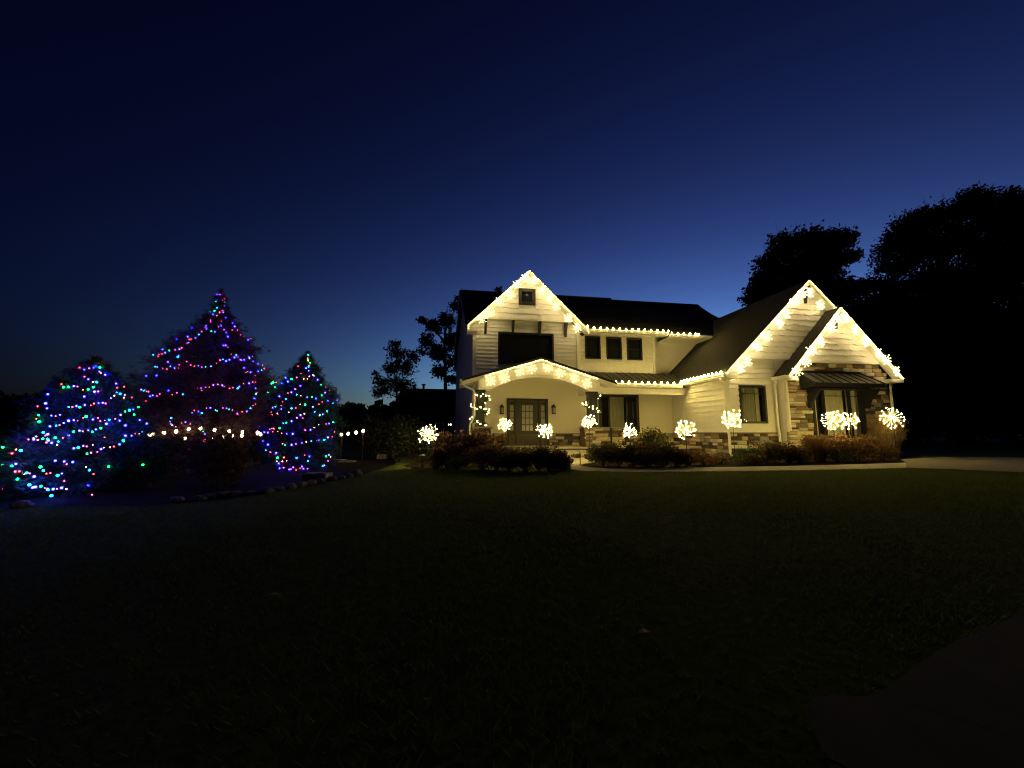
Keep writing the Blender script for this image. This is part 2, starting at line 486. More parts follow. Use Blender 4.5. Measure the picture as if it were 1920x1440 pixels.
def wall(name, m, y, x0, x1, z0, z1, holes=(), depth=0.14, parent=H):
    """front-facing wall sheet with openings and their reveals"""
    us = sorted({x0, x1, *[h[0] for h in holes], *[h[1] for h in holes]})
    zs = sorted({z0, z1, *[h[2] for h in holes], *[h[3] for h in holes]})
    b = MB()
    for i in range(len(us) - 1):
        for j in range(len(zs) - 1):
            cx, cz = (us[i] + us[i + 1]) / 2, (zs[j] + zs[j + 1]) / 2
            if any(h[0] < cx < h[1] and h[2] < cz < h[3] for h in holes): continue
            b.add([(us[i], y, zs[j]), (us[i + 1], y, zs[j]), (us[i + 1], y, zs[j + 1]), (us[i], y, zs[j + 1])], [(0, 1, 2, 3)])
    for h in holes:
        a = [(h[0], h[2]), (h[1], h[2]), (h[1], h[3]), (h[0], h[3])]
        for k in range(4):
            p, q = a[k], a[(k + 1) % 4]
            b.add([(p[0], y, p[1]), (q[0], y, q[1]), (q[0], y + depth, q[1]), (p[0], y + depth, p[1])], [(0, 1, 2, 3)])
    return b.build(name, m, parent)
def board_x(parent, y, xa0, xa1, xb0, xb1, z0, z1, wav=0.0, mt='paint', tb=0.06, tt=0.004):
    """lap board on a wall that faces the camera side: bottom edge xa0..xa1 at z0, top edge xb0..xb1 at z1"""
    n = 2 if not wav else max(4, int((xa1 - xa0) / 0.16))
    bot = []
    ph = rng.uniform(0, 6)
    for i in range(n):
        t = i / (n - 1)
        x = xa0 + (xa1 - xa0) * t
        dz = 0 if not wav else wav * (math.sin(x * 5.1 + ph) * 0.5 + math.sin(x * 11.7 + ph * 2) * 0.35 + rng.uniform(-0.4, 0.4))
        bot.append((x, z0 + dz))
    n_ = len(bot)
    v = [(x, y - tb, z) for x, z in bot] + [(xb0 + (xb1 - xb0) * i / (n_ - 1), y - tt, z1) for i in range(n_)] + [(x, y - 0.001, z + 0.003) for x, z in bot]
    f = [(i, i + 1, n_ + i + 1, n_ + i) for i in range(n_ - 1)] + [(2 * n_ + i, 2 * n_ + i + 1, i + 1, i) for i in range(n_ - 1)]
    arrays('siding_board', v, f, mt, parent)
def siding(parent, y, x0, x1, z0, z1, step, holes=(), wav=0.0, clip=None):
    z = z0
    xa = x0
    while z < z1 - 0.02:
        zt = min(z + step, z1)
        if clip: x0 = max(xa, clip[0] - (clip[1] - zt) / clip[2])
        segs = [(x0, x1)]
        for h in holes:
            if h[2] < zt - 0.03 and h[3] > z + 0.03:
                ns = []
                for a, b in segs:
                    if h[0] > a and h[1] < b: ns += [(a, h[0]), (h[1], b)]
                    elif h[0] <= a and h[1] >= b: pass
                    elif h[0] <= a < h[1]: ns.append((h[1], b))
                    elif h[0] < b <= h[1]: ns.append((a, h[0]))
                    else: ns.append((a, b))
                segs = ns
        for a, b in segs:
            if b - a > 0.04:
                board_x(parent, y, a, b, a, b, z, zt + 0.01, wav)
        z = zt
def gable_siding(parent, y, xc, zr, slope, z0, step, hole=None, wav=0.036, xlim=None):
    z = z0
    while z < zr - 0.12:
        zt = min(z + step, zr - 0.02)
        hb, ht = (zr - z) / slope, max(0.02, (zr - zt) / slope)
        segs = [(xc - hb, xc + hb, xc - ht, xc + ht)]
        if hole and hole[2] < zt - 0.03 and hole[3] > z + 0.03:
            segs = [(xc - hb, hole[0], xc - ht, hole[0]), (hole[1], xc + hb, hole[1], xc + ht)]
        for s in segs:
            if s[1] - s[0] > 0.03 and s[3] - s[2] > -0.001:
                board_x(parent, y, *s, z, zt + 0.012, wav)
        z = zt
def frame(parent, m, x0, x1, y0, y1, z0, z1, t, name='window_frame'):
    b = MB()
    b.box(x0, x1, y0, y1, z0, z0 + t).box(x0, x1, y0, y1, z1 - t, z1)
    b.box(x0, x0 + t, y0, y1, z0 + t, z1 - t).box(x1 - t, x1, y0, y1, z0 + t, z1 - t)
    return b.build(name, m, parent)
def curtain(parent, x0, x1, y, z0, z1, folds, mt='curtain', amp=0.03):
    n = folds * 6 + 1
    v, f = [], []
    for i in range(n):
        x = x0 + (x1 - x0) * i / (n - 1)
        yy = y + amp * math.sin(i / (n - 1) * folds * 2 * math.pi + rng.uniform(-.3, .3))
        v += [(x, yy, z0), (x, yy, z1)]
    f = [(2 * i, 2 * i + 2, 2 * i + 3, 2 * i + 1) for i in range(n - 1)]
    return arrays('curtain', v, f, mt, parent, True)
def window(x0, x1, z0, z1, y, label=None, mull=(), rails=(), glass='darkglass', ft=0.075, parent=H):
    """casing, sash bars and panes set in a wall opening at y"""
    wd = box('window', 'black', parent, x0 + 0.01, x1 - 0.01, y + 0.11, y + 0.13, z0 + 0.01, z1 - 0.01) if glass == 'darkglass' else None
    if wd is None:
        wd = MB().box(x0, x1, y + 0.4, y + 0.42, z0 - 0.2, z1 + 0.2).box(x0 - .3, x1 + .3, y + 0.9, y + 0.95, z0 - .3, z1 + .3).build('window', 'dark', parent)
    if label: wd['label'] = label
    frame(wd, 'black', x0 - 0.03, x1 + 0.03, y - 0.085, y + 0.1, z0 - 0.03, z1 + 0.03, ft)
    us = [x0 + ft - 0.03] + [m for m in mull] + [x1 - ft + 0.03]
    for mx in mull:
        box('mullion', 'black', wd, mx - 0.045, mx + 0.045, y - 0.02, y + 0.09, z0 + ft - 0.03, z1 - ft + 0.03)
    for rz in rails:
        for i in range(len(us) - 1):
            box('glazing_bar', 'black', wd, us[i] + (0.046 if i else 0), us[i + 1] - (0.046 if i < len(us) - 2 else 0), y + 0.03, y + 0.055, rz - 0.014, rz + 0.014)
    for i in range(len(us) - 1):
        box('pane', glass, wd, us[i] + (0.046 if i else 0.001), us[i + 1] - (0.046 if i < len(us) - 2 else 0.001), y + 0.06, y + 0.066, z0 + ft - 0.03, z1 - ft + 0.03)
    return wd

# --- main block walls
DOOR = (2.89, 5.06, 0.42, 2.82)
DWIN = (7.84, 10.05, 1.12, 3.1)
BWIN = (2.46, 5.37, 4.62, 6.25)
wall('porch_wall', 'stucco', 20.0, 1.15, 12.1, 0.0, 4.2, [DOOR, DWIN])
up = wall('upper_wall', 'paint', 20.0, 1.15, 6.8, 4.2, 6.98, [BWIN])
siding(up, 20.0, 1.3, 6.66, 3.95, 6.95, 0.197, [(BWIN[0] - .03, BWIN[1] + .03, BWIN[2] - .03, BWIN[3] + .03)])
box('corner_board', 'trim', up, 1.12, 1.29, 19.92, 20.12, 3.4, 6.7)
box('corner_board', 'trim', up, 6.67, 6.83, 19.92, 20.3, 4.0, 6.75)
window(*BWIN[:2], *BWIN[2:], 20.0, 'wide black picture window above the porch gable', mull=(), glass='darkglass')
rw = [(7.28, 8.1), (8.5, 9.33), (9.7, 10.54)]
holes = [(a, b, 5.1, 6.29) for a, b in rw]
uw = wall('recessed_wall', 'paint', 20.3, 6.8, 11.31, 4.0, 6.75, holes)
siding(uw, 20.3, 6.84, 11.2, 4.28, 6.62, 0.197, [(h[0] - .03, h[1] + .03, h[2] - .03, h[3] + .03) for h in holes])
box('corner_board', 'trim', uw, 11.2, 11.34, 20.22, 21.1, 4.2, 6.7)
for a, b in rw:
    window(a, b, 5.1, 6.29, 20.3, None, rails=(5.7,))
wall('recessed_wall', 'paint', 21.1, 11.31, 15.5, 4.0, 7.2)
MB().add([(1.15, 20, 0), (1.15, 20, 6.62), (0.8, 25, 10.15), (0.45, 30, 6.6), (0.45, 30, 0)], [(0, 1, 2, 3, 4)]).build('side_wall', 'paint', H)
MB().add([(0.45, 30, 0), (0.45, 30, 6.6), (20.3, 30, 6.6), (20.3, 30, 0)], [(0, 1, 2, 3)]).build('rear_wall', 'paint', H)
MB().add([(20.1, 15.72, 0), (20.1, 15.72, 4.2), (20.3, 30, 4.2), (20.3, 30, 0)], [(0, 1, 2, 3)]).build('side_wall', 'paint', H)
# --- main roof
sl = (10.26 - 6.6) / 5.1
rf = MB()
th = (0, 0.06, -0.13)
rf.slab([(0.75, 20.25, 6.6 + 0.35 * sl), (7.0, 20.25, 6.6 + 0.35 * sl), (7.0, 19.9, 6.6), (12.0, 19.9, 6.6), (10.9, 25.0, 10.26), (0.55, 25.0, 10.26)], th)
rf.slab([(12.0, 19.84, 6.553), (16.8, 19.84, 6.553), (20.5, 22.0, 6.9), (20.5, 26.0, 8.3), (17.3, 24.75, 10.08), (10.93, 24.75, 10.08)], th)
rf.slab([(0.55, 25.05, 10.26), (10.9, 25.05, 10.26), (10.93, 24.8, 10.08), (17.3, 24.8, 10.08), (20.5, 26.0, 8.3), (20.5, 30.2, 6.5), (0.25, 30.2, 6.5)], (0, -0.06, -0.13))
roof = rf.build('roof', 'shingle', H)
MB().tube([(0.53, 25.0, 10.27), (10.9, 25.0, 10.27)], 0.07, 6).build('ridge_cap', 'shingle', roof)
MB().tube([(10.95, 24.78, 10.09), (17.3, 24.78, 10.09), (20.4, 25.9, 8.38)], 0.06, 6).build('ridge_cap', 'shingle', roof)
MB().tube([PY(1122, 607.5, 21.0) - Vector((0, 0, .12)), PY(1122, 607.5, 21.0) + Vector((0, 0, 0.04))], 0.05, 8).build('roof_vent', 'white', roof)
vp = PY(1261, 683, 18.9)
MB().slab([(0.72, 19.95, 6.36), (0.72, 19.95, 6.58), (0.5, 25, 10.24), (0.5, 25, 10.0)], (0.03, 0, 0)).build('rake_board', 'trim', roof)
MB().slab([(0.47, 25.02, 10.0), (0.47, 25.02, 10.24), (0.24, 30.2, 6.5), (0.24, 30.2, 6.28)], (0.03, 0, 0)).build('rake_board', 'trim', roof)
box('eave_return', 'trim', roof, 0.8, 1.3, 19.3, 20.1, 6.12, 6.36)
def gutter(parent, p, q, out, drop=0.14, m='trim'):
    """K-profile gutter from p to q, out = horizontal unit vector away from the wall"""
    p, q, o = Vector(p), Vector(q), Vector(out)
    pr = [(0.0, 0.0), (0.0, -drop), (0.07, -drop), (0.09, -drop * .6), (0.125, -drop * .25), (0.125, 0.0), (0.11, 0.0), (0.105, -drop * .2)]
    a = [p + o * u + Vector((0, 0, z)) for u, z in pr]
    return MB().slab(a, q - p).build('gutter', m, parent)
gutter(roof, (7.15, 19.9, 6.62), (11.95, 19.9, 6.62), (0, -1, 0))
gutter(roof, (12.02, 19.86, 6.5), (14.6, 19.86, 6.5), (0, -1, 0))
box('soffit', 'trim', roof, 6.85, 11.95, 19.92, 20.3, 6.44, 6.47)
box('soffit', 'trim', roof, 11.96, 14.6, 19.9, 21.1, 6.34, 6.37)

# --- gables with rakes
def gable(xc, zr, half, ze, yf, yb_ridge, yb_eave, drop=0.24, sof=None, name='gable_roof', cut=None):
    """ridge along y: two shingled slopes, white rake boards and soffits"""
    g = MB()
    for s in (-1, 1):
        xe = xc + s * half
        g.slab([(xe, yf, ze), (xe, yb_eave, ze), (xc + s * 0.0015, yb_ridge, zr), (xc + s * 0.0015, yf, zr)], (0, 0, -0.12))
    r = g.build(name, 'shingle', H)
    slp = (zr - ze) / half
    for s in (-1, 1):
        xe = xc + s * (half + 0.01)
        MB().slab([(xe, yf - 0.03, ze - 0.02 - 0.02), (xe, yf - 0.03, ze - drop), (xc + s * 0.001, yf - 0.03, zr - drop), (xc + s * 0.001, yf - 0.03, zr - 0.03)], (0, 0.035, 0)).build('rake_board', 'trim', r)
        ys_ = sof
        MB().slab([(xe - s * 0.02, yf + 0.01, ze - 0.17), (xe - s * 0.02, ys_, ze - 0.17), (xc + s * 0.002, ys_, zr - 0.17), (xc + s * 0.002, yf + 0.01, zr - 0.17)], (0, 0, -0.02)).build('soffit', 'trim', r)
    return r, slp
G0 = dict(xc=3.95, zr=9.44, half=3.15, ze=6.42, yf=19.2)
g0, s0 = gable(**G0, yb_ridge=24.0, yb_eave=20.3, sof=19.72)
AT = (3.5, 4.34, 7.76, 8.57)
gw = wall('gable_wall', 'paint', 19.72, 3.48, 4.36, 7.74, 8.59, [AT])
gb = MB()
zb = 6.95
hb = (9.44 - 0.15 - zb) / s0
gb.add([(3.95 - hb, 19.72, zb), (3.48, 19.72, zb), (3.48, 19.72, 9.29 - .47 * s0), ], [(0, 1, 2)])
gb.add([(4.36, 19.72, zb), (3.95 + hb, 19.72, zb), (4.42, 19.72, 9.29 - .47 * s0), (4.36, 19.72, 9.29 - .41 * s0)], [(0, 1, 2, 3)])
gb.add([(3.48, 19.72, zb), (4.36, 19.72, zb), (4.36, 19.72, 7.74), (3.48, 19.72, 7.74)], [(0, 1, 2, 3)])
gb.add([(3.48, 19.72, 8.59), (4.36, 19.72, 8.59), (4.36, 19.72, 8.88), (3.95, 19.72, 9.27), (3.48, 19.72, 8.82)], [(0, 1, 2, 3, 4)])
gb.add([(3.95 - hb, 19.72, zb), (3.95 + hb, 19.72, zb), (3.95 + hb, 20.0, zb), (3.95 - hb, 20.0, zb)], [(0, 1, 2, 3)])
gbo = gb.build('gable_wall', 'paint', H)
gable_siding(gbo, 19.72, 3.95, 9.27, s0, zb + 0.02, 0.275, (AT[0] - .03, AT[1] + .03, AT[2] - .03, AT[3] + .03))
window(*AT[:2], *AT[2:], 19.72, 'small square attic window in the tall gable', ft=0.16)
box('trim_band', 'trim', gbo, 3.95 - hb + 0.07, 3.95 + hb - 0.07, 19.67, 19.99, zb - 0.06, zb + 0.03)
def bracket(parent, x, yw, z, d, h, w=0.09):
    pts = [(yw, z), (yw - d, z), (yw - d, z - 0.09), (yw - d * .75, z - h * .32), (yw - d * .45, z - h * .55), (yw - d * .28, z - h * .8), (yw - d * .26, z - h), (yw, z - h)]
    return MB().slab([(x - w / 2, a, b) for a, b in pts], (w, 0, 0)).build('bracket', 'black', parent)
for px in (910.5, 962, 1012, 1061):
    p = PY(px, 615, 19.85)
    bracket(gbo, p.x, 19.995 - 0.03, zb - 0.065, 0.30, 0.74, 0.12)

# --- porch: arched gable front, columns, piers, floor, steps
PX0, PX1, PYF = 1.27, 7.0, 17.7
PC, PZR, PSL = 4.12, 4.52, 0.304
pr = MB()
for s, xe in ((-1, 0.53), (1, 7.72)):
    ze = PZR - PSL * abs(xe - PC)
    pr.slab([(xe, 17.33, ze), (xe, 20.0, ze), (PC + s * .0015, 20.0, PZR), (PC + s * .0015, 17.33, PZR)], (0, 0, -0.1))
proof = pr.build('porch_roof', 'shingle', H)
for s, xe in ((-1, 0.53), (1, 7.72)):
    ze = PZR - PSL * abs(xe - PC)
    MB().slab([(xe, 17.37, ze - 0.103), (xe, 17.37, ze - 0.27), (PC + s * .001, 17.37, PZR - 0.27), (PC + s * .001, 17.37, PZR - 0.103)], (0, 0.025, 0)).build('rake_board', 'trim', proof)
    MB().slab([(xe, 17.4, ze - 0.13), (xe, 19.99, ze - 0.13), (PC + s * .001, 19.99, PZR - 0.13), (PC + s * .001, 17.4, PZR - 0.13)], (0, 0, -0.02)).build('soffit', 'trim', proof)
def arch_z(x):
    t = (x - 4.135) / 2.35
    return 3.0 if abs(t) >= 1 else 3.0 + 0.6 * (1 - abs(t) ** 2.1)
ax = sorted(list(np.linspace(1.8, 6.47, 33)) + [PX0, PX1, PC])
top = [(x, PZR - PSL * abs(x - PC) - 0.16) for x in ax]
bot = [(x, arch_z(x)) for x in ax]
def ribbon(name, m, parent, up_, lo_, y0, y1):
    n = len(up_)
    v = [(x, y0, z) for x, z in up_] + [(x, y0, z) for x, z in lo_] + [(x, y1, z) for x, z in up_] + [(x, y1, z) for x, z in lo_]
    f = []
    for i in range(n - 1):
        f += [(i, n + i, n + i + 1, i + 1), (2 * n + i, 2 * n + i + 1, 3 * n + i + 1, 3 * n + i), (n + i, 3 * n + i, 3 * n + i + 1, n + i + 1), (i, i + 1, 2 * n + i + 1, 2 * n + i)]
    f += [(0, 2 * n, 3 * n, n), (n - 1, 2 * n - 1, 4 * n - 1, 3 * n - 1)]
    return arrays(name, v, f, m, parent)
arch = ribbon('arched_fascia', 'trim', H, top, bot, PYF, PYF + 0.28)
ribbon('arch_moulding', 'trim', arch, [(x, z + 0.11) for x, z in bot], [(x, z + 0.005) for x, z in bot], PYF - 0.03, PYF - 0.001)
ribbon('arch_moulding', 'trim', arch, [(x, z + 0.15) for x, z in bot], [(x, z + 0.112) for x, z in bot], PYF - 0.045, PYF - 0.001)
for x in (PX0, PX1 - 0.09):
    box('arch_moulding', 'trim', arch, x, x + 0.09, PYF - 0.032, PYF - 0.002, 3.155, PZR - PSL * abs(x + .045 - PC) - 0.2)
box('porch_beam', 'trim', arch, PX0 + .02, PX0 + 0.3, PYF + 0.281, 19.98, 3.02, 3.4)
box('porch_beam', 'trim', arch, PX1 - 0.3, PX1 - 0.02, PYF + 0.281, 19.98, 3.02, 3.45)
box('porch_floor', 'concrete', H, 1.12, 12.05, 17.55, 19.98, 0.0, 0.42)
box('step', 'concrete', H, 4.7, 6.2, 17.15, 17.545, 0.0, 0.285)
box('step', 'concrete', H, 4.6, 6.25, 16.75, 17.145, 0.0, 0.145)
for x0, x1 in ((1.18, 1.57), (6.47, 6.9)):
    c = box('porch_column', 'column', H, x0, x1, 17.74, 18.08, 1.33, 3.0)
    box('column_base', 'column', c, x0 - 0.03, x1 + 0.03, 17.71, 18.11, 1.335, 1.45)
    box('column_cap', 'column', c, x0 - 0.03, x1 + 0.03, 17.715, 18.11, 2.9, 2.995)

# --- lower metal roof, eave, beam
EY, EZ = 18.45, 3.52
mr = MB().slab([(7.0, EY, EZ), (12.2, EY, EZ), (12.2, 20.28, 4.34), (7.0, 20.28, 4.34)], (0, 0.02, -0.05)).build('metal_roof', 'metal', H)
for i in range(14):
    x = 7.1 + i * 0.38
    dz = 0.004
    b = MB().slab([(x, EY, EZ + dz), (x + 0.368, EY, EZ + dz), (x + 0.368, 20.28, 4.34 + dz), (x, 20.28, 4.34 + dz)], (0, -0.003, 0.006)).build('roof_panel', 'metal', mr)
    MB().slab([(x + 0.368, EY - .01, EZ + dz), (x + 0.38, EY - .01, EZ + dz), (x + 0.38, 20.28, 4.34 + dz), (x + 0.368, 20.28, 4.34 + dz)], (0, -0.012, 0.035)).build('seam', 'metal', b)
gutter(mr, (7.5, EY, EZ - 0.02), (11.72, EY, EZ - 0.02), (0, -1, 0), 0.15)
box('soffit', 'trim', mr, 7.1, 12.1, EY + 0.02, 19.98, EZ - 0.2, EZ - 0.17)
box('porch_beam', 'trim', H, 7.02, 12.08, 18.66, 18.92, 3.0, EZ - 0.205)

# --- garage wing
XW, YW = 12.1, 15.72
WWIN = (12.74, 14.0, 1.5, 3.13)
ws = MB().add([(XW, YW, 0), (XW, 20, 0), (XW, 20, 3.7), (XW, YW, 3.7)], [(0, 3, 2, 1)]).build('wing_side_wall', 'paint', H)
z = 1.09
while z < 3.55:                              # lap boards on the wall that runs away from the camera
    zt = min(z + 0.245, 3.56)
    v = [(XW - 0.055, YW + .06, z), (XW - 0.055, 19.98, z), (XW - 0.006, 19.98, zt + .01), (XW - 0.006, YW + .06, zt + .01), (XW - .001, YW + .06, z + .004), (XW - .001, 19.98, z + .004)]
    arrays('siding_board', v, [(0, 3, 2, 1), (0, 1, 5, 4)], 'paint', ws)
    z = zt
wf = wall('wing_front_wall', 'paint', YW, XW, 20.1, 0.0, 3.7, [WWIN])
MB().add([(XW, YW, 3.7), (20.1, YW, 3.7), (19.6, YW, 4.45), (12.85, YW, 4.45)], [(0, 1, 2, 3)]).build('wall_panel', 'paint', wf)
siding(wf, YW, XW + 0.12, 14.58, 1.09, 4.42, 0.24, [(WWIN[0] - .03, WWIN[1] + .03, WWIN[2] - .03, WWIN[3] + .03)], clip=(16.36, 8.12 - 0.2, 0.967))
box('corner_board', 'trim', wf, XW - 0.085, XW + 0.11, YW - 0.085, YW + 0.05, 1.08, 3.6)
ww = window(*WWIN[:2], *WWIN[2:], YW, 'black framed window with a pale curtain beside the stone gable', rails=(2.8,), glass='glass', ft=0.09)
curtain(ww, WWIN[0] + .03, WWIN[1] - .32, YW + 0.22, 1.5, 3.16, 7, 'blind')
curtain(ww, WWIN[1] - .30, WWIN[1] - .12, YW + 0.2, 1.5, 3.16, 3, 'curtain', 0.02)
G1 = dict(xc=16.36, zr=8.12, half=4.61, ze=3.66, yf=15.25)
g1, s1 = gable(**G1, yb_ridge=25.0, yb_eave=25.0, sof=15.6)
zb1 = 4.42
hb1 = (8.12 - 0.15 - zb1) / s1
g1w = MB().add([(16.36 - hb1, 15.58, zb1), (16.36 + hb1, 15.58, zb1), (16.36, 15.58, 7.97)], [(0, 1, 2)]).build('gable_wall', 'paint', H)
gable_siding(g1w, 15.58, 16.36, 7.95, s1, zb1 + 0.02, 0.262)
box('trim_band', 'trim', g1w, 16.36 - hb1 + .1, 16.36 + hb1 - .1, 15.5, 15.719, zb1 - 0.05, zb1 + 0.03)
bracket(g1w, 16.36, 15.52, 7.82, 0.30, 0.75, 0.1)
gutter(g1, (11.75, 18.55, 3.63), (11.75, 15.24, 3.63), (-1, 0, 0), 0.15)
box('soffit', 'trim', g1, 11.76, 12.1, 15.6, 18.6, 3.44, 3.47)
box('eave_return', 'trim', g1, 11.77, 12.32, 15.24, 15.62, 3.40, 3.60)
# stone gable
G2 = dict(xc=17.45, zr=6.75, half=2.97, ze=3.57, yf=14.85)
g2, s2 = gable(**G2, yb_ridge=15.62, yb_eave=15.72, sof=15.16)
SY = 15.3
SWIN = (15.98, 18.65, 0.86, 3.06)
sw = wall('stone_wall', 'mortar', SY, 14.6, 20.1, 0.0, 3.45, [SWIN], 0.2)
MB().add([(14.6, SY, 3.45), (20.1, SY, 3.45), (19.45, SY, 4.27), (15.45, SY, 4.27)], [(0, 1, 2, 3)]).build('wall_panel', 'mortar', sw)
MB().add([(14.6, SY, 0), (14.6, YW, 0), (14.6, YW, 3.6), (14.6, SY, 3.6)], [(0, 3, 2, 1)]).build('side_wall', 'paint', H)
MB().add([(20.1, SY, 0), (20.1, YW, 0), (20.1, YW, 3.6), (20.1, SY, 3.6)], [(0, 1, 2, 3)]).build('side_wall', 'paint', H)
box('corner_board', 'trim', H, 14.565, 14.64, SY - 0.10, SY + 0.12, 1.1, 3.5)
zb2 = 4.27
hb2 = (6.75 - 0.15 - zb2) / s2
g2w = MB().add([(17.45 - hb2, 15.15, zb2), (17.45 + hb2, 15.15, zb2), (17.45, 15.15, 6.6)], [(0, 1, 2)]).build('gable_wall', 'paint', H)
gable_siding(g2w, 15.15, 17.45, 6.58, s2, zb2 + 0.02, 0.262)
box('trim_band', 'trim', g2w, 17.45 - hb2 + .07, 17.45 + hb2 - .07, 15.1, 15.298, zb2 - 0.06, zb2 + 0.03)
bracket(g2w, 17.45, 15.15, 6.42, 0.26, 0.62, 0.1)
gutter(g2, (14.46, 15.7, 3.55), (14.46, 14.84, 3.55), (-1, 0, 0), 0.14)
box('soffit', 'trim', g2, 14.47, 14.6, 14.9, 15.7, 3.36, 3.39)
box('soffit', 'trim', g2, 19.9, 20.43, 14.88, 15.9, 3.36, 3.39)
box('eave_return', 'trim', g2, 19.75, 20.42, 14.84, 15.25, 3.34, 3.5)
box('eave_return', 'trim', g2, 14.48, 14.95, 14.84, 15.2, 3.34, 3.5)
bw = window(*SWIN[:2], *SWIN[2:], SY, 'wide black three-part window under the metal canopy', mull=(16.62, 17.98), rails=(2.72,), glass='glass', ft=0.11)
for a, b, k in ((16.05, 16.45, 4), (16.75, 17.9, 7), (18.05, 18.3, 2), (18.35, 18.56, 2)):
    curtain(bw, a, b, SY + 0.25, 0.86, 3.06, k)
# canopy with standing seams and curved side brackets
CX0, CX1, CYF, CZF, CZT = 15.42, 18.95, 14.5, 3.2, 3.72
cn = MB().slab([(CX0, CYF, CZF), (CX1, CYF, CZF), (CX1 - 0.25, SY - 0.06, CZT), (CX0 - 0.0, SY - 0.06, CZT)], (0, 0.01, -0.04)).build('canopy', 'black', H)
NP = 8
for i in range(NP):
    a, b = i / NP, (i + 1) / NP - 0.008
    tx0, tx1 = CX0, CX1 - 0.25
    q = [(CX0 + (CX1 - CX0) * a, CYF, CZF + .004), (CX0 + (CX1 - CX0) * b, CYF, CZF + .004), (tx0 + (tx1 - tx0) * b, SY - .06, CZT + .004), (tx0 + (tx1 - tx0) * a, SY - .06, CZT + .004)]
    o = MB().slab(q, (0, -0.004, 0.006)).build('roof_panel', 'metal', cn)
    q = [q[1], (CX0 + (CX1 - CX0) * (b + .008), CYF, CZF + .004), (tx0 + (tx1 - tx0) * (b + .008), SY - .06, CZT + .004), q[2]]
    MB().slab(q, (0, -0.012, 0.045)).build('seam', 'black', o)
box('fascia', 'black', cn, CX0, CX1, CYF - 0.02, CYF + 0.03, CZF - 0.17, CZF - 0.005)
MB().slab([(CX0 + .01, CYF + .04, CZF - .16), (CX0 + .01, SY - .07, CZF - .16), (CX0 + .01, SY - .07, CZT - .06), (CX0 + .01, CYF + .04, CZF - .05)], (0.03, 0, 0)).build('canopy_side', 'black', cn)
MB().slab([(CX1 - .3, CYF + .04, CZF - .16), (CX1 - .3, SY - .07, CZF - .16), (CX1 - .3, SY - .07, CZT - .08), (CX1 - .3, CYF + .04, CZF - .05)], (0.03, 0, 0)).build('canopy_side', 'black', cn)
box('header', 'black', cn, CX0 + .1, CX1 - .32, SY - 0.42, SY - 0.061, CZF - 0.2, CZF - 0.165)
for x in (15.78, 18.82 - 0.06):
    bracket(cn, x, SY - 0.05, CZF - 0.2, 0.62, 0.85, 0.14)

# --- stonework
def stone_mesh(seed):
    r = random.Random(seed)
    j = lambda a: a + r.uniform(-0.045, 0.045)
    b = 0.06
    v = [(-0.5, 0, -0.5), (0.5, 0, -0.5), (0.5, 0, 0.5), (-0.5, 0, 0.5)]
    v += [(j(-0.5), -0.55, j(-0.49)), (j(0.5), -0.55, j(-0.49)), (j(0.5), -0.55, j(0.49)), (j(-0.5), -0.55, j(0.49))]
    fr = lambda: -1.0 + r.uniform(-0.2, 0.25)
    v += [(-0.5 + b, fr(), -0.5 + 2 * b), (0.5 - b, fr(), -0.5 + 2 * b), (0.5 - b, fr(), 0.5 - 2 * b), (-0.5 + b, fr(), 0.5 - 2 * b)]
    f = []
    for k in range(4):
        n = (k + 1) % 4
        f += [(k, n, 4 + n, 4 + k), (4 + k, 4 + n, 8 + n, 8 + k)]
    f.append((8, 9, 10, 11))
    return v, f
SV = [stone_mesh(i) for i in range(14)]
SM = []
for i, (v, f) in enumerate(SV):
    me = bpy.data.meshes.new('stone')
    me.from_pydata(v, [], f)
    me.materials.append(M['stone'])
    SM.append(me)
JOIN = MB()
NST = [0]
def stones(parent, O, ang, u0, u1, z0, z1, rowh=(0.12, 0.19), ln=(0.22, 0.55), skip=(), single=True, dep=(0.05, 0.10), clip=None):
    """ledge stone courses on a wall plane; u runs along the wall, ang turns it about z"""
    z = z0
    ca, sa = math.cos(ang), math.sin(ang)
    while z < z1 - 0.05:
        h = rng.uniform(*rowh)
        if z + h > z1 - 0.05: h = z1 - z
        u = u0 - rng.uniform(0, 0.0)
        while u < u1 - 0.02:
            l = rng.uniform(*ln)
            if u + l > u1 - 0.12: l = u1 - u
            parts = [(u, u + l)]
            if clip:
                lim = (clip[1] - (z + h)) / clip[2]
                parts = [(max(u, clip[0] - lim), min(u + l, clip[0] + lim))]
            for s in skip:
                if s[2] < z + h - 0.02 and s[3] > z + 0.02:
                    np_ = []
                    for a, b in parts:
                        if s[0] <= a and s[1] >= b: continue
                        if a < s[0] < b: np_.append((a, s[0]))
                        if a < s[1] < b: np_.append((s[1], b))
                        if s[1] <= a or s[0] >= b: np_.append((a, b))
                    parts = np_
            sub = [(z, h)]
            if h > 0.155 and rng.random() < 0.3:
                hh = h * rng.uniform(.4, .6)
                sub = [(z, hh), (z + hh, h - hh)]
            for (zz, hh) in sub:
                for a, b in parts:
                    if b - a < 0.05: continue
                    g = 0.012
                    cu, cz = (a + b) / 2, zz + hh / 2
                    sc = (b - a - g, rng.uniform(*dep), hh - g)
                    p = Vector((O[0] + ca * cu, O[1] + sa * cu, cz))
                    k = rng.randrange(len(SM))
                    if single and NST[0] < 300:
                        NST[0] += 1
                        place('stone', SM[k], p, parent, sc, (0, 0, ang))
                    else:
                        v = []
                        for q in SV[k][0]:
                            x, y, zc = q[0] * sc[0], q[1] * sc[1], q[2] * sc[2]
                            v.append((p.x + ca * x - sa * y, p.y + sa * x + ca * y, p.z + zc))
                        JOIN.add(v, SV[k][1])
            u += l
        z += h
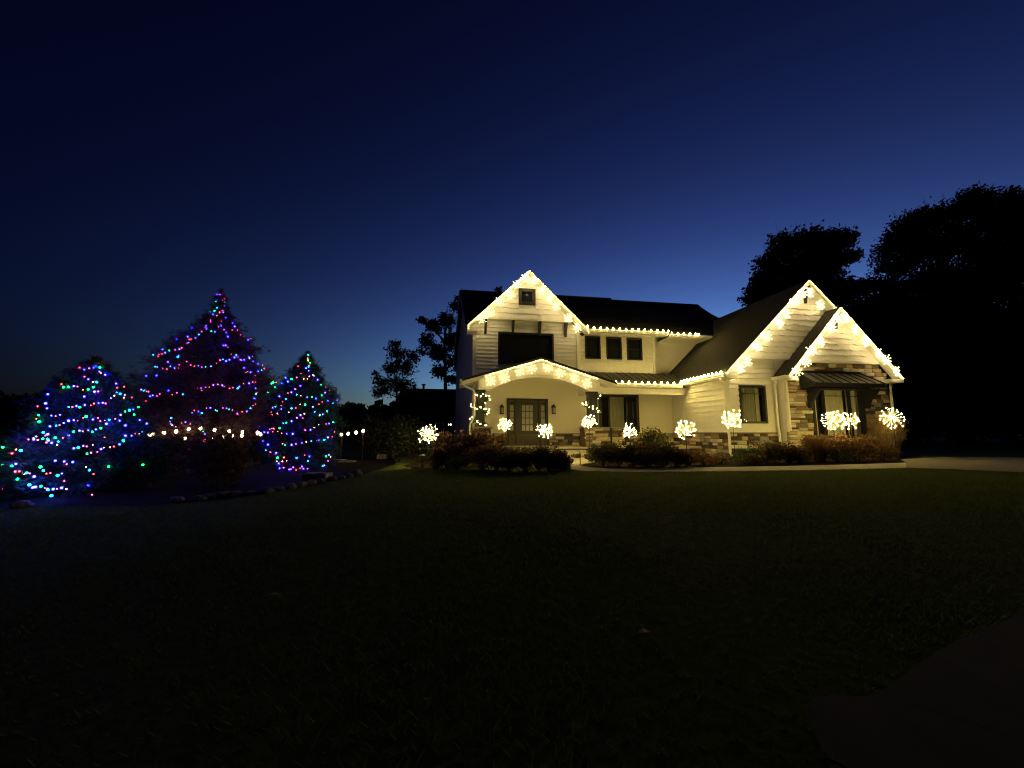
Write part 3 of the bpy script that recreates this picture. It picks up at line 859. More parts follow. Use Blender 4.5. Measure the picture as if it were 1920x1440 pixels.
stones(sw, (0, SY), 0, 14.62, 20.08, 0.0, 4.2, (0.15, 0.22), (0.3, 0.68), [(SWIN[0] - .04, SWIN[1] + .04, SWIN[2] - .04, SWIN[3] + .04), (15.4, 18.75, 3.06, 3.7)], clip=(17.45, 6.75 - 0.13, 1.07))
wb = box('stone_base', 'mortar', H, XW - .02, 14.6, YW - 0.03, YW - 0.001, 0, 1.04)
stones(wb, (0, YW - 0.03), 0, XW, 14.58, 0.0, 1.03, (0.14, 0.2), (0.28, 0.6))
sb = box('stone_base', 'mortar', H, XW - .03, XW - 0.001, YW, 19.98, 0, 1.04)
stones(sb, (XW - 0.03, 0), -math.pi / 2, -19.96, -YW, 0.0, 1.03, (0.14, 0.2), (0.28, 0.6))
pb = box('stone_base', 'mortar', H, 1.2, 12.08, 19.97, 19.999, 0.4, 1.0)
stones(pb, (0, 19.97), 0, 1.25, 12.0, 0.42, 1.0, (0.12, 0.18), (0.25, 0.5), [(DOOR[0] - .06, DOOR[1] + .06, 0, 3)], single=False)
pf = box('stone_base', 'mortar', H, 1.1, 11.9, 17.5, 17.549, 0.0, 0.35)
stones(pf, (0, 17.5), 0, 1.92, 4.65, 0.0, 0.36, (0.14, 0.2), (0.3, 0.6), single=False)
stones(pf, (0, 17.5), 0, 8.05, 11.9, 0.0, 0.36, (0.14, 0.2), (0.3, 0.6), single=False)
def pier(x0, x1, y0, y1, z1):
    p = box('stone_pier', 'mortar', H, x0 + .05, x1 - .05, y0 + .05, y1, 0, z1)
    stones(p, (0, y0 + .05), 0, x0, x1, 0.0, z1, (0.12, 0.19), (0.22, 0.5), single=False)
    stones(p, (x0 + .05, 0), -math.pi / 2, -y1, -y0, 0.0, z1, (0.12, 0.19), (0.22, 0.5), single=False)
    box('pier_cap', 'cap', p, x0 - .06, x1 + .06, y0 - .06, y1 + .05, z1 + .004, z1 + 0.065)
    return p
pier(1.05, 1.85, 17.6, 18.35, 1.26)
pr2 = pier(6.22, 8.0, 17.6, 18.35, 1.26)
JOIN.build('stone_veneer', 'stone', H)['kind'] = 'stuff'
box('stone_cap', 'cap', wb, XW - .1, 14.58, YW - 0.15, YW - 0.03, 1.042, 1.085)
box('stone_cap', 'cap', sb, XW - .15, XW - .03, YW - .02, 19.85, 1.042, 1.085)
box('stone_cap', 'cap', pb, 5.15, 12.0, 19.85, 19.97, 1.002, 1.05)
box('stone_cap', 'cap', pb, 1.2, 2.8, 19.85, 19.97, 1.002, 1.05)
for i in range(9):                           # sill under the wide window
    box('sill_stone', 'cap', sw, 15.92 + i * .31, 15.92 + i * .31 + .3, SY - .14, SY - .04, SWIN[2] - .13, SWIN[2] - .035)

# --- front door
d0, d1, dz0, dz1 = DOOR
dr = box('front_door', 'door', H, 3.36, 4.62, 20.07, 20.12, dz0, dz1 - 0.1)
frame(dr, 'door', d0, d1, 19.94, 20.06, dz0 - .12, dz1, 0.12, 'door_frame')
for x in (3.30, 4.56):
    box('door_post', 'door', dr, x, x + 0.1, 19.97, 20.06, dz0 + .002, dz1 - 0.121)
def lites(x0, x1, z0, z1, nx, nz, y):
    for i in range(nx):
        for j in range(nz):
            a, b = x0 + (x1 - x0) * i / nx, x0 + (x1 - x0) * (i + 1) / nx
            c, d = z0 + (z1 - z0) * j / nz, z0 + (z1 - z0) * (j + 1) / nz
            box('pane', 'frost', dr, a + .018, b - .018, y, y + 0.008, c + .018, d - .018)
lites(3.68, 4.28, 1.15, 2.5, 3, 4, 20.058)
box('door_panel', 'door', dr, 3.72, 4.24, 20.045, 20.069, 0.6, 1.02)
for a, b in ((3.05, 3.28), (4.69, 4.92)):
    box('sidelight', 'door', dr, a - .04, b + .04, 20.066, 20.1, dz0, dz1 - 0.13)
    lites(a, b, 1.15, 2.5, 1, 4, 20.056)
MB().tube([(4.5, 20.0, 1.2), (4.5, 20.0, 1.55)], 0.018, 8).sphere((4.5, 20.03, 1.42), 0.03).build('handle', 'silver', dr)
dw = window(*DWIN[:2], *DWIN[2:], 20.0, 'tall dark window beside the porch column', mull=(8.42, 9.42), glass='glass', ft=0.16)
curtain(dw, 8.46, 9.38, 20.25, 1.12, 3.1, 5, 'blind', 0.01)
box('room_back', 'dark', dw, 7.9, 8.4, 20.2, 20.22, 1.12, 3.1)
box('room_back', 'dark', dw, 9.45, 10.0, 20.2, 20.22, 1.12, 3.1)

# --- lanterns, downspouts, small fixtures
for px in (941, 1038):
    p = PY(px, 768, 19.8)
    L = box('wall_lantern', 'black', H, p.x - .05, p.x + .05, 19.93, 19.995, p.z - .1, p.z + .22)
    MB().tube([(p.x, 19.93, p.z + .18), (p.x, 19.88, p.z + .27), (p.x, 19.8, p.z + .27), (p.x, 19.78, p.z + .2)], 0.018, 6).build('arm', 'black', L)
    MB().tube([(p.x, 19.78, p.z + .26), (p.x, 19.78, p.z + .2), (p.x, 19.78, p.z + .12), (p.x, 19.78, p.z + .1)], [0.03, .08, 0.13, 0.13], 8).build('hood', 'black', L)
    MB().tube([(p.x, 19.78, p.z - .18), (p.x, 19.78, p.z + .095)], 0.075, 8).build('lantern_glass', 'frost', L)
    MB().tube([(p.x, 19.78, p.z - .23), (p.x, 19.78, p.z - .181)], 0.105, 8).build('lantern_base', 'black', L)
    for k in range(4):
        a = math.pi / 4 + k * math.pi / 2
        MB().tube([(p.x + .1 * math.cos(a), 19.78 + .1 * math.sin(a), p.z - .2), (p.x + .1 * math.cos(a), 19.78 + .1 * math.sin(a), p.z + .11)], 0.012, 5).build('cage_bar', 'black', L)
def spout(pts, r=0.055, m='trim'):
    return MB().tube(pts, r, 8).build('downspout', m, H)
gutter(proof, (0.55, 19.9, 3.41), (0.55, 17.38, 3.41), (-1, 0, 0), 0.13)
spout([(0.52, 17.75, 3.3), (0.55, 17.75, 3.2), (0.98, 17.62, 2.98), (1.08, 17.6, 2.88), (1.08, 17.6, 1.9), (1.05, 17.6, 1.72), (0.92, 17.6, 1.45), (0.9, 17.6, 1.3), (0.9, 17.6, 0.1)], 0.045)
spout([(11.7, 15.5, 3.5), (11.72, 15.52, 3.38), (11.94, 15.62, 3.22), (11.97, 15.62, 3.1), (11.97, 15.6, 1.3), (11.96, 15.56, 1.12), (11.96, 15.52, 1.0), (11.96, 15.52, 0.2), (11.92, 15.4, 0.1)])
spout([(14.4, 15.45, 3.42), (14.4, 15.46, 3.32), (14.44, 15.56, 3.2), (14.45, 15.58, 3.1), (14.45, 15.58, 1.25), (14.42, 15.53, 1.1), (14.42, 15.5, 0.95), (14.42, 15.5, 0.1)])
spout([(14.66, 15.16, 3.36), (14.66, 15.16, 1.15)], 0.045)
spout([(20.3, 15.3, 3.36), (20.3, 15.28, 3.28), (20.12, 15.17, 3.1), (20.08, 15.15, 2.95), (20.08, 15.15, 0.1)])
spout([(7.45, 17.56, 1.3), (7.45, 17.56, 0.1)], 0.05, 'black')

# ---------------------------------------------------------------- LIGHTS ON THE HOUSE
def bulbmesh(name, m, r, sz=1.0, n=6, k=4):
    return shared(name, MB().sphere((0, 0, 0), r, n, k, sz), m)
B_RAKE = split_glow(bulbmesh('bulb', 'w_rake', 0.017, 1.0, 8, 6), 'dim_rake')
B_PORCH = split_glow(bulbmesh('bulb', 'w_porch', 0.017, 1.0, 8, 6), 'dim_soft')
B_EAVE = bulbmesh('bulb', 'w_eave', 0.045, 1.35)
B_GARL = bulbmesh('bulb', 'w_garl', 0.024)
B_BIS = bulbmesh('bulb', 'w_bistro', 0.062, 1.2)
def light_string(name, pts, label, bm, spacing, group=None, jitter=0.0, drips=0.0, parent_loc=None, sag=0.0):
    """wire along the polyline with one bulb object at each step"""
    pts = [Vector(p) for p in pts]
    t = thing(name, parent_loc or pts[0], label, 'light string', group)
    wire = MB()
    run, d = [], 0.0
    for a, b in zip(pts, pts[1:]):
        L = (b - a).length
        while d < L:
            run.append(a.lerp(b, d / L))
            d += spacing
        d -= L
    run.append(pts[-1])
    wire.tube(pts, 0.006, 4)
    for p in run:
        q = p + Vector((rng.uniform(-1, 1) * jitter, rng.uniform(-1, 1) * jitter * 0.5, rng.uniform(-1, 1) * jitter))
        place('bulb', bm, q, t)
        if rng.random() < drips:
            n = rng.randint(1, 2)
            wire.tube([q, q - Vector((0, 0, 0.09 * n))], 0.004, 3)
            for k in range(n):
                place('bulb', bm, q + Vector((rng.uniform(-.01, .01), -.005, -0.09 * (k + 1))), t)
    wire.build('wire', 'wire', t)
    return t
def rake_pts(g, inset=0.05, dy=0.075, dz=-0.05, right=True):
    xc, zr, half, ze, yf = g['xc'], g['zr'], g['half'], g['ze'], g['yf']
    return [(xc - half + inset, yf - dy, ze + dz), (xc, yf - dy, zr + dz), (xc + half - inset, yf - dy, ze + dz)]
light_string('gable_light_string', rake_pts(G0), 'warm white lights along the tall upper gable with the attic window', B_RAKE, 0.085, jitter=0.015, drips=0.10)
r1 = rake_pts(G1)
light_string('gable_light_string', [r1[0], r1[1], Vector(r1[1]).lerp(Vector(r1[2]), 0.42)], 'warm white lights along the steep siding gable behind the stone one', B_RAKE, 0.085, jitter=0.015, drips=0.10)
light_string('gable_light_string', rake_pts(G2), 'warm white lights along the steep gable over the stone wall', B_RAKE, 0.075, jitter=0.015, drips=0.10)
pz = lambda x: PZR - PSL * abs(x - PC) - 0.17
light_string('gable_light_string', [(1.55, 17.33, pz(1.55)), (PC, 17.33, pz(PC) + .03), (6.75, 17.33, pz(6.75))], 'warm white lights along the low arched porch gable', B_PORCH, 0.085, jitter=0.025, drips=0.10)
ea = [PY(1106, 614, 19.76)] + [PY(x, y, 19.76) for x, y in ((1117, 620), (1240, 623))]
light_string('eave_light_string', [(7.25, 19.75, 6.74), (7.5, 19.75, 6.66), (11.9, 19.75, 6.66)], 'round warm bulbs along the upstairs gutter over three windows', B_EAVE, 0.365)
light_string('eave_light_string', [(12.1, 19.71, 6.54), (13.7, 19.71, 6.54)], 'short run of warm bulbs on the upper eave beside the wing roof', B_EAVE, 0.36)
light_string('eave_light_string', [(7.75, 18.3, 3.55), (11.55, 18.3, 3.55)], 'round warm bulbs along the gutter of the low metal porch roof', B_EAVE, 0.345)
light_string('eave_light_string', [(11.6, 18.3, 3.66), (11.6, 15.3, 3.66)], 'round warm bulbs along the wing gutter running to the steep gable', B_EAVE, 0.27)

def flake_mesh(seed, R=0.215):
    """hanging snowflake: forked wire arms with LEDs set along each arm"""
    r = random.Random(seed)
    w, b = MB(), MB()
    off = r.uniform(0, 1)
    n = 8
    for k in range(n):
        a = 2 * math.pi * (k + off) / n + r.uniform(-.06, .06)
        L = R * (1.08 if k % 2 else 0.86) * r.uniform(0.95, 1.05)
        u = Vector((math.cos(a), r.uniform(-.15, .05), math.sin(a)))
        w.tube([(0, 0, 0), u * L], 0.004, 3)
        b.sphere(u * L, 0.016, 8, 6)
        b.sphere(u * L * 0.55, 0.015, 8, 6)
        for s in (-.2, .2):
            c = Vector((math.cos(a + s), u.y, math.sin(a + s)))
            w.tube([u * L * 0.62, c * L * 0.9], 0.003, 3)
    b.sphere((0, -0.01, 0), 0.016, 8, 6)
    return w, b
FM = []
for i in range(9):
    w_, b_ = flake_mesh(40 + i)
    FM.append((shared('frame', w_, 'silver', False), split_glow(shared('leds', b_, 'w_flake', False), 'lens'), split_glow(shared('leds', b_, 'w_pflake', False), 'dim_soft')))
nfl = [0]
def flake(px, py, Y, label, group, sc=1.0, v=1):
    p = PY(px, py, Y)
    t = thing('snowflake_light', p, label, 'snowflake light', group)
    k = nfl[0] % 9
    nfl[0] += 1
    ro = (0, 0, rng.uniform(-.25, .25))
    place('frame', FM[k][0], p, t, (sc,) * 3, ro)
    place('leds', FM[k][v], p, t, (sc,) * 3, ro)['kind'] = 'stuff'
    hk = MB().tube([(0, 0.04, 0.24 * sc + 0.1), (0, 0.03, 0.2 * sc), (0, 0, 0)], 0.004, 3)
    place('hook', shared('hook', hk, 'silver'), p, t)
for x, y in ((986, 521), (970, 533), (956, 552), (937, 565), (919, 586), (904, 598), (998, 527), (1016, 545), (1030, 559), (1043, 574), (1066, 596), (1082, 615)):
    flake(x, y, 19.1, 'lit snowflake hanging from the tall upper gable rake', 'snowflakes on the tall upper gable')
for x, y in ((920, 714), (946, 709), (974, 695), (997, 690), (1027, 688), (1051, 699), (1077, 708), (1101, 719)):
    flake(x, y, 17.46, 'lit snowflake hanging in front of the arched porch fascia', 'snowflakes on the porch arch', 1.0, 2)
for x, y in ((1505, 550), (1518, 548), (1491, 565), (1474, 588), (1461, 604), (1437, 631), (1420, 649), (1401, 677), (1388, 690), (1538, 572)):
    flake(x, y, 15.14, 'lit snowflake hanging from the steep siding gable rake', 'snowflakes on the siding gable')
for x, y in ((1571, 598), (1585, 596), (1559, 615), (1539, 640), (1521, 657), (1511, 679), (1495, 696), (1604, 619), (1624, 640), (1647, 662), (1662, 674), (1681, 696)):
    flake(x, y, 14.74, 'lit snowflake hanging from the gable rake above the stone wall', 'snowflakes on the stone gable')

def starburst(px, py, Y, R, label, n=46, seed=0):
    """ball of wire rods with an LED at each tip, on a garden stake"""
    r = random.Random(seed)
    p = PY(px, py, Y)
    g = gz(p.x, p.y) + 0.02
    t = thing('starburst_light', (p.x, p.y, g), label, 'starburst light', 'starburst stake lights in the front beds')
    w, b = MB(), MB()
    for k in range(n):
        z = 1 - 2 * (k + 0.5) / n
        a = k * 2.39996 + r.uniform(-.25, .25)
        s = math.sqrt(1 - z * z)
        d = Vector((s * math.cos(a), s * math.sin(a), z + r.uniform(-.12, .12))).normalized()
        L = R * r.uniform(0.6, 1.18)
        w.tube([p, p + d * L], 0.0045, 3)
        b.sphere(p + d * L, 0.0135, 6, 4)
    b.sphere(p, 0.03, 6, 4)
    w.build('rods', 'silver', t)['kind'] = 'stuff'
    lo = b.build('leds', 'w_burst', t); lo['kind'] = 'stuff'
    split_glow(lo.data, 'dim_burst', 0.2, 0.6)
    MB().tube([(p.x, p.y, g), (p.x + .01, p.y, p.z - R * .3), p], 0.012, 6).build('stake', 'black', t)
starburst(803, 815, 13.8, 0.33, 'starburst stake light alone in the dark yard left of the porch', seed=1)
starburst(947, 796, 13.6, 0.22, 'starburst light before the left half of the front door', n=30, seed=2)
starburst(1021, 807, 13.2, 0.25, 'starburst light before the right half of the front door', n=34, seed=3)
starburst(1104, 791, 14.0, 0.27, 'starburst light at the foot of the right garlanded column', n=36, seed=4)
starburst(1181, 808, 13.4, 0.25, 'starburst light below the tall dark porch window', n=34, seed=5)
starburst(1285, 805, 12.9, 0.33, 'starburst light before the stone base of the wing side wall', n=44, seed=6)
starburst(1373, 786, 13.0, 0.34, 'starburst light on a tall stake beside the wing downspout', n=44, seed=7)
starburst(1561, 788, 12.5, 0.38, 'starburst light in front of the wide canopy window', n=44, seed=8)
starburst(1594, 787, 12.9, 0.32, 'starburst light half behind another at the canopy window', n=28, seed=9)
starburst(1673, 783, 12.8, 0.38, 'starburst light at the far right stone corner by tall grass', n=44, seed=10)

# garlands winding up the two columns
def garland(x0, x1, turns, z0, z1, label, seed, ph, keep=(0, 1)):
    r = random.Random(seed)
    cx, cyy = (x0 + x1) / 2, 17.91
    t = thing('column_garland', (cx, cyy, z0), label, 'garland', 'lit garlands on the porch columns')
    q = []
    for i in range(120):
        f = i / 119
        a = ph - f * turns * 2 * math.pi
        rr = 0.31 + 0.03 * math.sin(i)
        q.append(Vector((cx + rr * math.cos(a), cyy + rr * 0.95 * math.sin(a), z0 + (z1 - z0) * f)))
    MB().tube(q, 0.02, 5).build('rope', 'wire', t)
    N = 5200
    idx = nr.integers(0, 120, N)
    c = np.array([tuple(p) for p in q])[idx] + nr.normal(0, 0.035, (N, 3))
    d = nr.normal(0, 1, (N, 3)); d /= np.linalg.norm(d, axis=1)[:, None]
    s = np.cross(d, nr.normal(0, 1, (N, 3))); s /= np.linalg.norm(s, axis=1)[:, None]
    v = np.stack([c, c + d * .05 + s * .006, c + d * .11, c + d * .05 - s * .006], 1).reshape(-1, 3)
    arrays('needles', v, np.arange(N * 4).reshape(N, 4), 'garland', t)['kind'] = 'stuff'
    for i in range(0, 120, 3):
        p = q[i] + Vector((r.uniform(-.06, .06), r.uniform(-.06, .06), r.uniform(-.07, .07)))
        o = p - Vector((cx, cyy, p.z))
        place('bulb', B_GARL, p + o.normalized() * 0.07, t)
garland(1.18, 1.57, 2.3, 1.42, 2.85, 'lit evergreen garland spiralling up the left porch column', 3, 5.6)
garland(6.47, 6.9, 1.9, 1.42, 2.85, 'lit evergreen garland spiralling up the right porch column', 5, 4.9)

# ---------------------------------------------------------------- FOLIAGE
def rays_unit(n):
    d = nr.normal(0, 1, (n, 3))
    return d / np.linalg.norm(d, axis=1)[:, None]
def leaves(c, size, asp=0.5, up=0.0, fold=True, dirs=None):
    """kite shaped leaves at points c"""
    n = len(c)
    d = rays_unit(n) if dirs is None else dirs + 0.5 * rays_unit(n)
    d[:, 2] += up
    d /= np.linalg.norm(d, axis=1)[:, None]
    s = np.cross(d, rays_unit(n)); s /= np.maximum(np.linalg.norm(s, axis=1), 1e-6)[:, None]
    k = (size * nr.uniform(0.6, 1.3, n))[:, None]
    v = np.stack([c, c + d * k * .45 + s * k * asp * .5, c + d * k, c + d * k * .45 - s * k * asp * .5], 1).reshape(-1, 3)
    return v, np.arange(n * 4).reshape(n, 4)
def shrub(name, loc, rx, ry, h, mt, n, size, label, group=None, asp=0.55, stems=9, hollow=0.45, lump=9, up=0.25, cat='shrub'):
    """leaf mass of several lobes on bent stems"""
    x, y = loc[0], loc[1]
    z = gz(x, y) + 0.015 if len(loc) < 3 else loc[2]
    t = thing(name, (x, y, z), label, cat, group)
    st = MB()
    cs = []
    for k in range(lump):
        a = rng.uniform(0, 6.283); q = math.sqrt(rng.uniform(0.02, 1)) * 0.72
        cs.append(((x + rx * q * math.cos(a), y + ry * q * math.sin(a), z + h * (0.42 + 0.34 * rng.random() * (1.15 - q))), rng.uniform(.28, .46)))
    for k in range(stems):
        c = cs[k % lump][0]
        st.tube([(x + rng.uniform(-.1, .1) * rx, y + rng.uniform(-.1, .1) * ry, z - .02), ((x + c[0]) / 2 + rng.uniform(-.05, .05), (y + c[1]) / 2, z + (c[2] - z) * .6), c], [0.016, 0.011, 0.004], 4)
    st.build('stems', 'bark', t)
    per = n // lump
    pts = []
    for c, r in cs:
        d = rays_unit(per)
        rad = (hollow + (1 - hollow) * nr.random(per) ** 0.6)[:, None] * r
        p = np.array(c) + d * rad * np.array([rx, ry, h]) * 1.1
        pts.append(p)
    p = np.concatenate(pts)
    p = p[p[:, 2] > z + 0.03]
    v, f = leaves(p, size, asp, up)
    arrays('leaves', v, f, mt, t)['kind'] = 'stuff'
    return t
def grass_clump(name, loc, r, h, mt, n, label, group=None, wid=0.012, plume=True):
    x, y = loc[0], loc[1]
    z = gz(x, y) + 0.015
    t = thing(name, (x, y, z), label, 'ornamental grass', group)
    a = nr.uniform(0, 6.283, n); q = np.sqrt(nr.random(n)) * r * .35
    b = np.stack([x + q * np.cos(a), y + q * np.sin(a), np.full(n, z)], 1)
    lean = nr.uniform(.05, .55, n) * r
    hh = h * nr.uniform(.55, 1.0, n)
    a2 = a + nr.normal(0, .5, n)
    o = np.stack([np.cos(a2) * lean, np.sin(a2) * lean, np.zeros(n)], 1)
    m = b + o * .35 + np.stack([np.zeros(n), np.zeros(n), hh * .6], 1)
    e = b + o + np.stack([np.zeros(n), np.zeros(n), hh], 1)
    s = np.stack([-np.sin(a2), np.cos(a2), np.zeros(n)], 1) * wid / 2
    v = np.stack([b - s, b + s, m + s, m - s, e + s * .3, e - s * .3], 1).reshape(-1, 3)
    f = np.concatenate([np.stack([np.arange(n) * 6 + k for k in q_], 1) for q_ in ((0, 1, 2, 3), (3, 2, 4, 5))])
    arrays('blades', v, f, mt, t)['kind'] = 'stuff'
    if plume:
        k = n // 6
        pe = np.repeat(e[:k], 10, axis=0) + nr.normal(0, .02, (k * 10, 3)) - np.stack([np.zeros(k * 10), np.zeros(k * 10), nr.random(k * 10) * .18], 1)
        v, f = leaves(pe, 0.05, 0.3, 0.8)
        arrays('plumes', v, f, mt, t)['kind'] = 'stuff'
    return t

# beds by the house
def G(px, py): return PG(px, py)
def bushpx(name, px, py, wpx, hpx, mt, n, size, label, deep=0.8, **k):
    """shrub standing where a pixel shows the ground, as wide and high as in the photograph"""
    p = PG(px, py)
    s = (p - Vector(EYE)).dot(Vector(FW)) / F
    wpx *= 1.3
    rx = wpx * s / 2
    p = back(p, rx * deep)
    s2 = (p - Vector(EYE)).dot(Vector(FW)) / F
    return shrub(name, (p.x, p.y), wpx * s2 / 2, wpx * s2 / 2 * deep, hpx * s2, mt, n, size, label, **k)
bushpx('hydrangea_shrub', 872, 878, 96, 66, 'redleaf', 2600, 0.11, 'large reddish brown leafy shrub at the left porch pier', deep=0.7, asp=0.75, lump=12)
bushpx('hydrangea_shrub', 838, 880, 50, 40, 'redleaf', 900, 0.10, 'small rusty shrub on the yard side of the left porch bed', deep=0.7, asp=0.75)
bushpx('shrub', 858, 884, 46, 22, 'greenleaf', 900, 0.06, 'low dark green shrub at the corner of the left porch bed')
bushpx('shrub', 820, 880, 22, 13, 'orange', 350, 0.05, 'tiny orange leaved plant at the tip of the porch bed', lump=5)
bushpx('spirea_shrub', 930, 886, 80, 48, 'autumn', 3800, 0.06, 'dark twiggy shrub below the front door panel', deep=0.6, asp=0.4)
bushpx('spirea_shrub', 985, 888, 84, 50, 'tanleaf', 4200, 0.06, 'tan topped feathery shrub before the front door', deep=0.6, asp=0.35)
bushpx('spirea_shrub', 1030, 887, 64, 42, 'autumn', 2600, 0.07, 'brown shrub beside the porch steps', deep=0.6)
bushpx('perennial_shrub', 1052, 886, 44, 26, 'tanleaf', 700, 0.09, 'pale broad leaved plants edging the walk by the steps', asp=0.7, lump=6)
bushpx('boxwood_shrub', 1130, 877, 62, 44, 'olive', 4200, 0.055, 'olive clipped shrub before the right stone pier', deep=0.7)
bushpx('boxwood_shrub', 1185, 878, 70, 44, 'autumn', 4200, 0.055, 'brown olive shrub under the small starburst', deep=0.7)
bushpx('boxwood_shrub', 1245, 878, 76, 48, 'olive', 4500, 0.055, 'broad olive shrub at the inner wall corner', deep=0.7)
bushpx('leafy_shrub', 1228, 872, 70, 66, 'olive', 1700, 0.09, 'taller loose shrub rising against the stone base', deep=0.5, asp=0.65)
bushpx('boxwood_shrub', 1292, 876, 56, 34, 'redleaf', 2600, 0.055, 'low rusty shrub before the wing side wall', deep=0.7)
bushpx('perennial_shrub', 1318, 874, 44, 20, 'orange', 700, 0.06, 'orange tinged low plant near the walk edge', asp=0.6, lump=6)
bushpx('perennial_shrub', 1352, 872, 42, 20, 'tanleaf', 800, 0.06, 'tan low plant at the foot of the downspout', asp=0.6, lump=6)
bushpx('boxwood_shrub', 1396, 872, 46, 30, 'greenleaf', 2600, 0.045, 'small dark green ball shrub under the wing window')
bushpx('leafy_shrub', 1436, 871, 54, 42, 'tanleaf', 1500, 0.08, 'tan leaved shrub between the green ball and downspouts', asp=0.65)
bushpx('leafy_shrub', 1480, 871, 56, 40, 'redleaf', 1600, 0.08, 'dark red shrub at the left stone corner', asp=0.65)
p = PG(1543, 869); grass_clump('ornamental_grass', (p.x + .3, p.y + .5), 0.7, 1.0, 'redleaf', 1500, 'wispy reddish grass below the wide canopy window')
bushpx('leafy_shrub', 1608, 868, 90, 52, 'redleaf', 2400, 0.09, 'wide maroon shrub below the canopy window', deep=0.5, asp=0.7)
bushpx('boxwood_shrub', 1570, 869, 50, 24, 'greenleaf', 1600, 0.05, 'low green shrub between grass and maroon shrub')
bushpx('leafy_shrub', 1655, 866, 50, 30, 'autumn', 1300, 0.07, 'low brown shrub at the right stone corner')
p = PG(1696, 864); grass_clump('ornamental_grass', (p.x + .5, p.y + .9), 0.8, 1.55, 'tanleaf', 2600, 'tall tan ornamental grass past the right stone corner', wid=0.015)
for px, py in ((1100, 862), (1112, 866), (1082, 860)):
    p = PG(px, py); shrub('perennial_plant', (p.x, p.y), .22, .2, .18, 'olive', 320, .07, 'low leafy plant along the walk below the steps', 'plants beside the steps', lump=4, stems=4, cat='plant')
for px, py, w_, h_, mt_, lab in ((905, 884, 60, 44, 'redleaf', 'rusty shrub filling in beside the large reddish one'), (955, 889, 66, 40, 'tanleaf', 'tan feathery shrub between the two before the door'), (1010, 888, 56, 44, 'tanleaf', 'tan shrub next to the brown one by the steps'), (1158, 879, 56, 38, 'tanleaf', 'tan brown shrub between the two clipped olive ones'), (1215, 880, 60, 38, 'tanleaf', 'tan shrub at the foot of the taller loose one'), (1270, 879, 50, 34, 'autumn', 'brown shrub before the inner wall corner'), (1500, 871, 50, 30, 'autumn', 'brown shrub left of the wispy reddish grass'), (1415, 874, 40, 20, 'tanleaf', 'low tan plant at the foot of the green ball')):
    bushpx('leafy_shrub', px, py, w_, h_, mt_, 2400, 0.06, lab, deep=0.6, asp=0.45)
# potted mum and planter by the door, leaning board, path lights
pt = PY(945, 828, 19.3)
t = thing('flower_pot', (2.55, 19.3, 0.42), 'dark pot of orange flowers left of the front door', 'flower pot')
MB().tube([(2.55, 19.3, 0.425), (2.55, 19.3, 0.6), (2.55, 19.3, 0.68), (2.55, 19.3, 0.69)], [0.13, 0.17, 0.19, 0.16], 12).build('pot', 'black', t)
pp = np.array([2.55, 19.3, 0.82]) + rays_unit(700) * nr.uniform(.1, 1, (700, 1)) ** .5 * np.array([.24, .22, .16])
v, f = leaves(pp, .06, .8); arrays('flowers', v, f, 'orange', t)['kind'] = 'stuff'
t = thing('porch_board', (6.05, 17.5, 0.42), 'tall round-topped brown board leaning at the right stone pier', 'board')
bp = [(5.98, 0.43), (6.2, 0.43), (6.2, 1.2)] + [(6.09 + .11 * math.cos(a), 1.2 + .11 * math.sin(a)) for a in np.linspace(.3, 2.8, 7)] + [(5.98, 1.2)]
MB().slab([(x, 17.58 + (z - .43) * 0.08, z) for x, z in bp], (0, 0.03, 0)).build('panel', 'wood', t)
MB().box(5.97, 6.21, 17.555, 17.58, 0.43, 0.47).build('foot', 'wood', t)
def path_light(px, py, hpx, label):
    p = PG(px, py)
    s = (p - Vector(EYE)).dot(Vector(FW)) / F
    h = hpx * s
    t = thing('path_light', p, label, 'path light', 'path lights in the beds')
    MB().tube([p, p + Vector((0, 0, h - .03))], 0.014, 6).build('post', 'black', t)
    MB().tube([p + Vector((0, 0, h - .05)), p + Vector((0, 0, h - .03)), p + Vector((0, 0, h))], [0.10, 0.095, 0.015], 12).build('cap', 'silver', t)
path_light(791, 877, 25, 'unlit mushroom path light below the lone starburst')
path_light(1088, 874, 30, 'thin path light on a stake beside the porch steps')

# fallen leaves on the lawn
for px, py in ((876, 894), (859, 906), (515, 1128), (842, 1040), (1212, 1200), (700, 968)):
    p = PG(px, py) + Vector((0, 0, .035))
    a = rng.uniform(0, 6)
    q = [(0.06 * math.cos(a + k), 0.06 * math.sin(a + k) * .7, 0.02 * (k % 2)) for k in (0, 1.2, 2.4, 3.6, 5.0)]
    o = MB().slab([(p.x + x, p.y + y, p.z + z) for x, y, z in q], (0, 0, .003)).build('fallen_leaf', 'tanleaf')
    tag(o, 'pale dry leaf lying on the dark lawn', 'leaf', 'fallen leaves on the lawn')

# grass blades over the lawn, denser where the house lights reach
def in_poly(x, y, poly):
    r = np.zeros(len(x), bool)
    n = len(poly)
    for i in range(n):
        x0, y0 = poly[i][0], poly[i][1]; x1, y1 = poly[(i + 1) % n][0], poly[(i + 1) % n][1]
        c = ((y0 > y) != (y1 > y)) & (x < (x1 - x0) * (y - y0) / (y1 - y0 + 1e-12) + x0)
        r ^= c
    return r
N = 260000
gx, gy = nr.uniform(-9, 20, N), 1.2 + 11.5 * nr.random(N) ** 0.9
ok = ~(in_poly(gx, gy, bed) | in_poly(gx, gy, bed2) | in_poly(gx, gy, bed3))
for sl_ in slabs: ok &= ~in_poly(gx, gy, [(q[0], q[1]) for q in sl_])
drvp = kerb + [(30, 3), (12, -6)]
ok &= ~in_poly(gx, gy, drvp) & ~in_poly(gx, gy, e0 + e1[::-1])
gx, gy = gx[ok], gy[ok]
n = len(gx)
gzv = np.array([gz(a, b) for a, b in zip(gx, gy)])
base = np.stack([gx, gy, gzv - .01], 1)
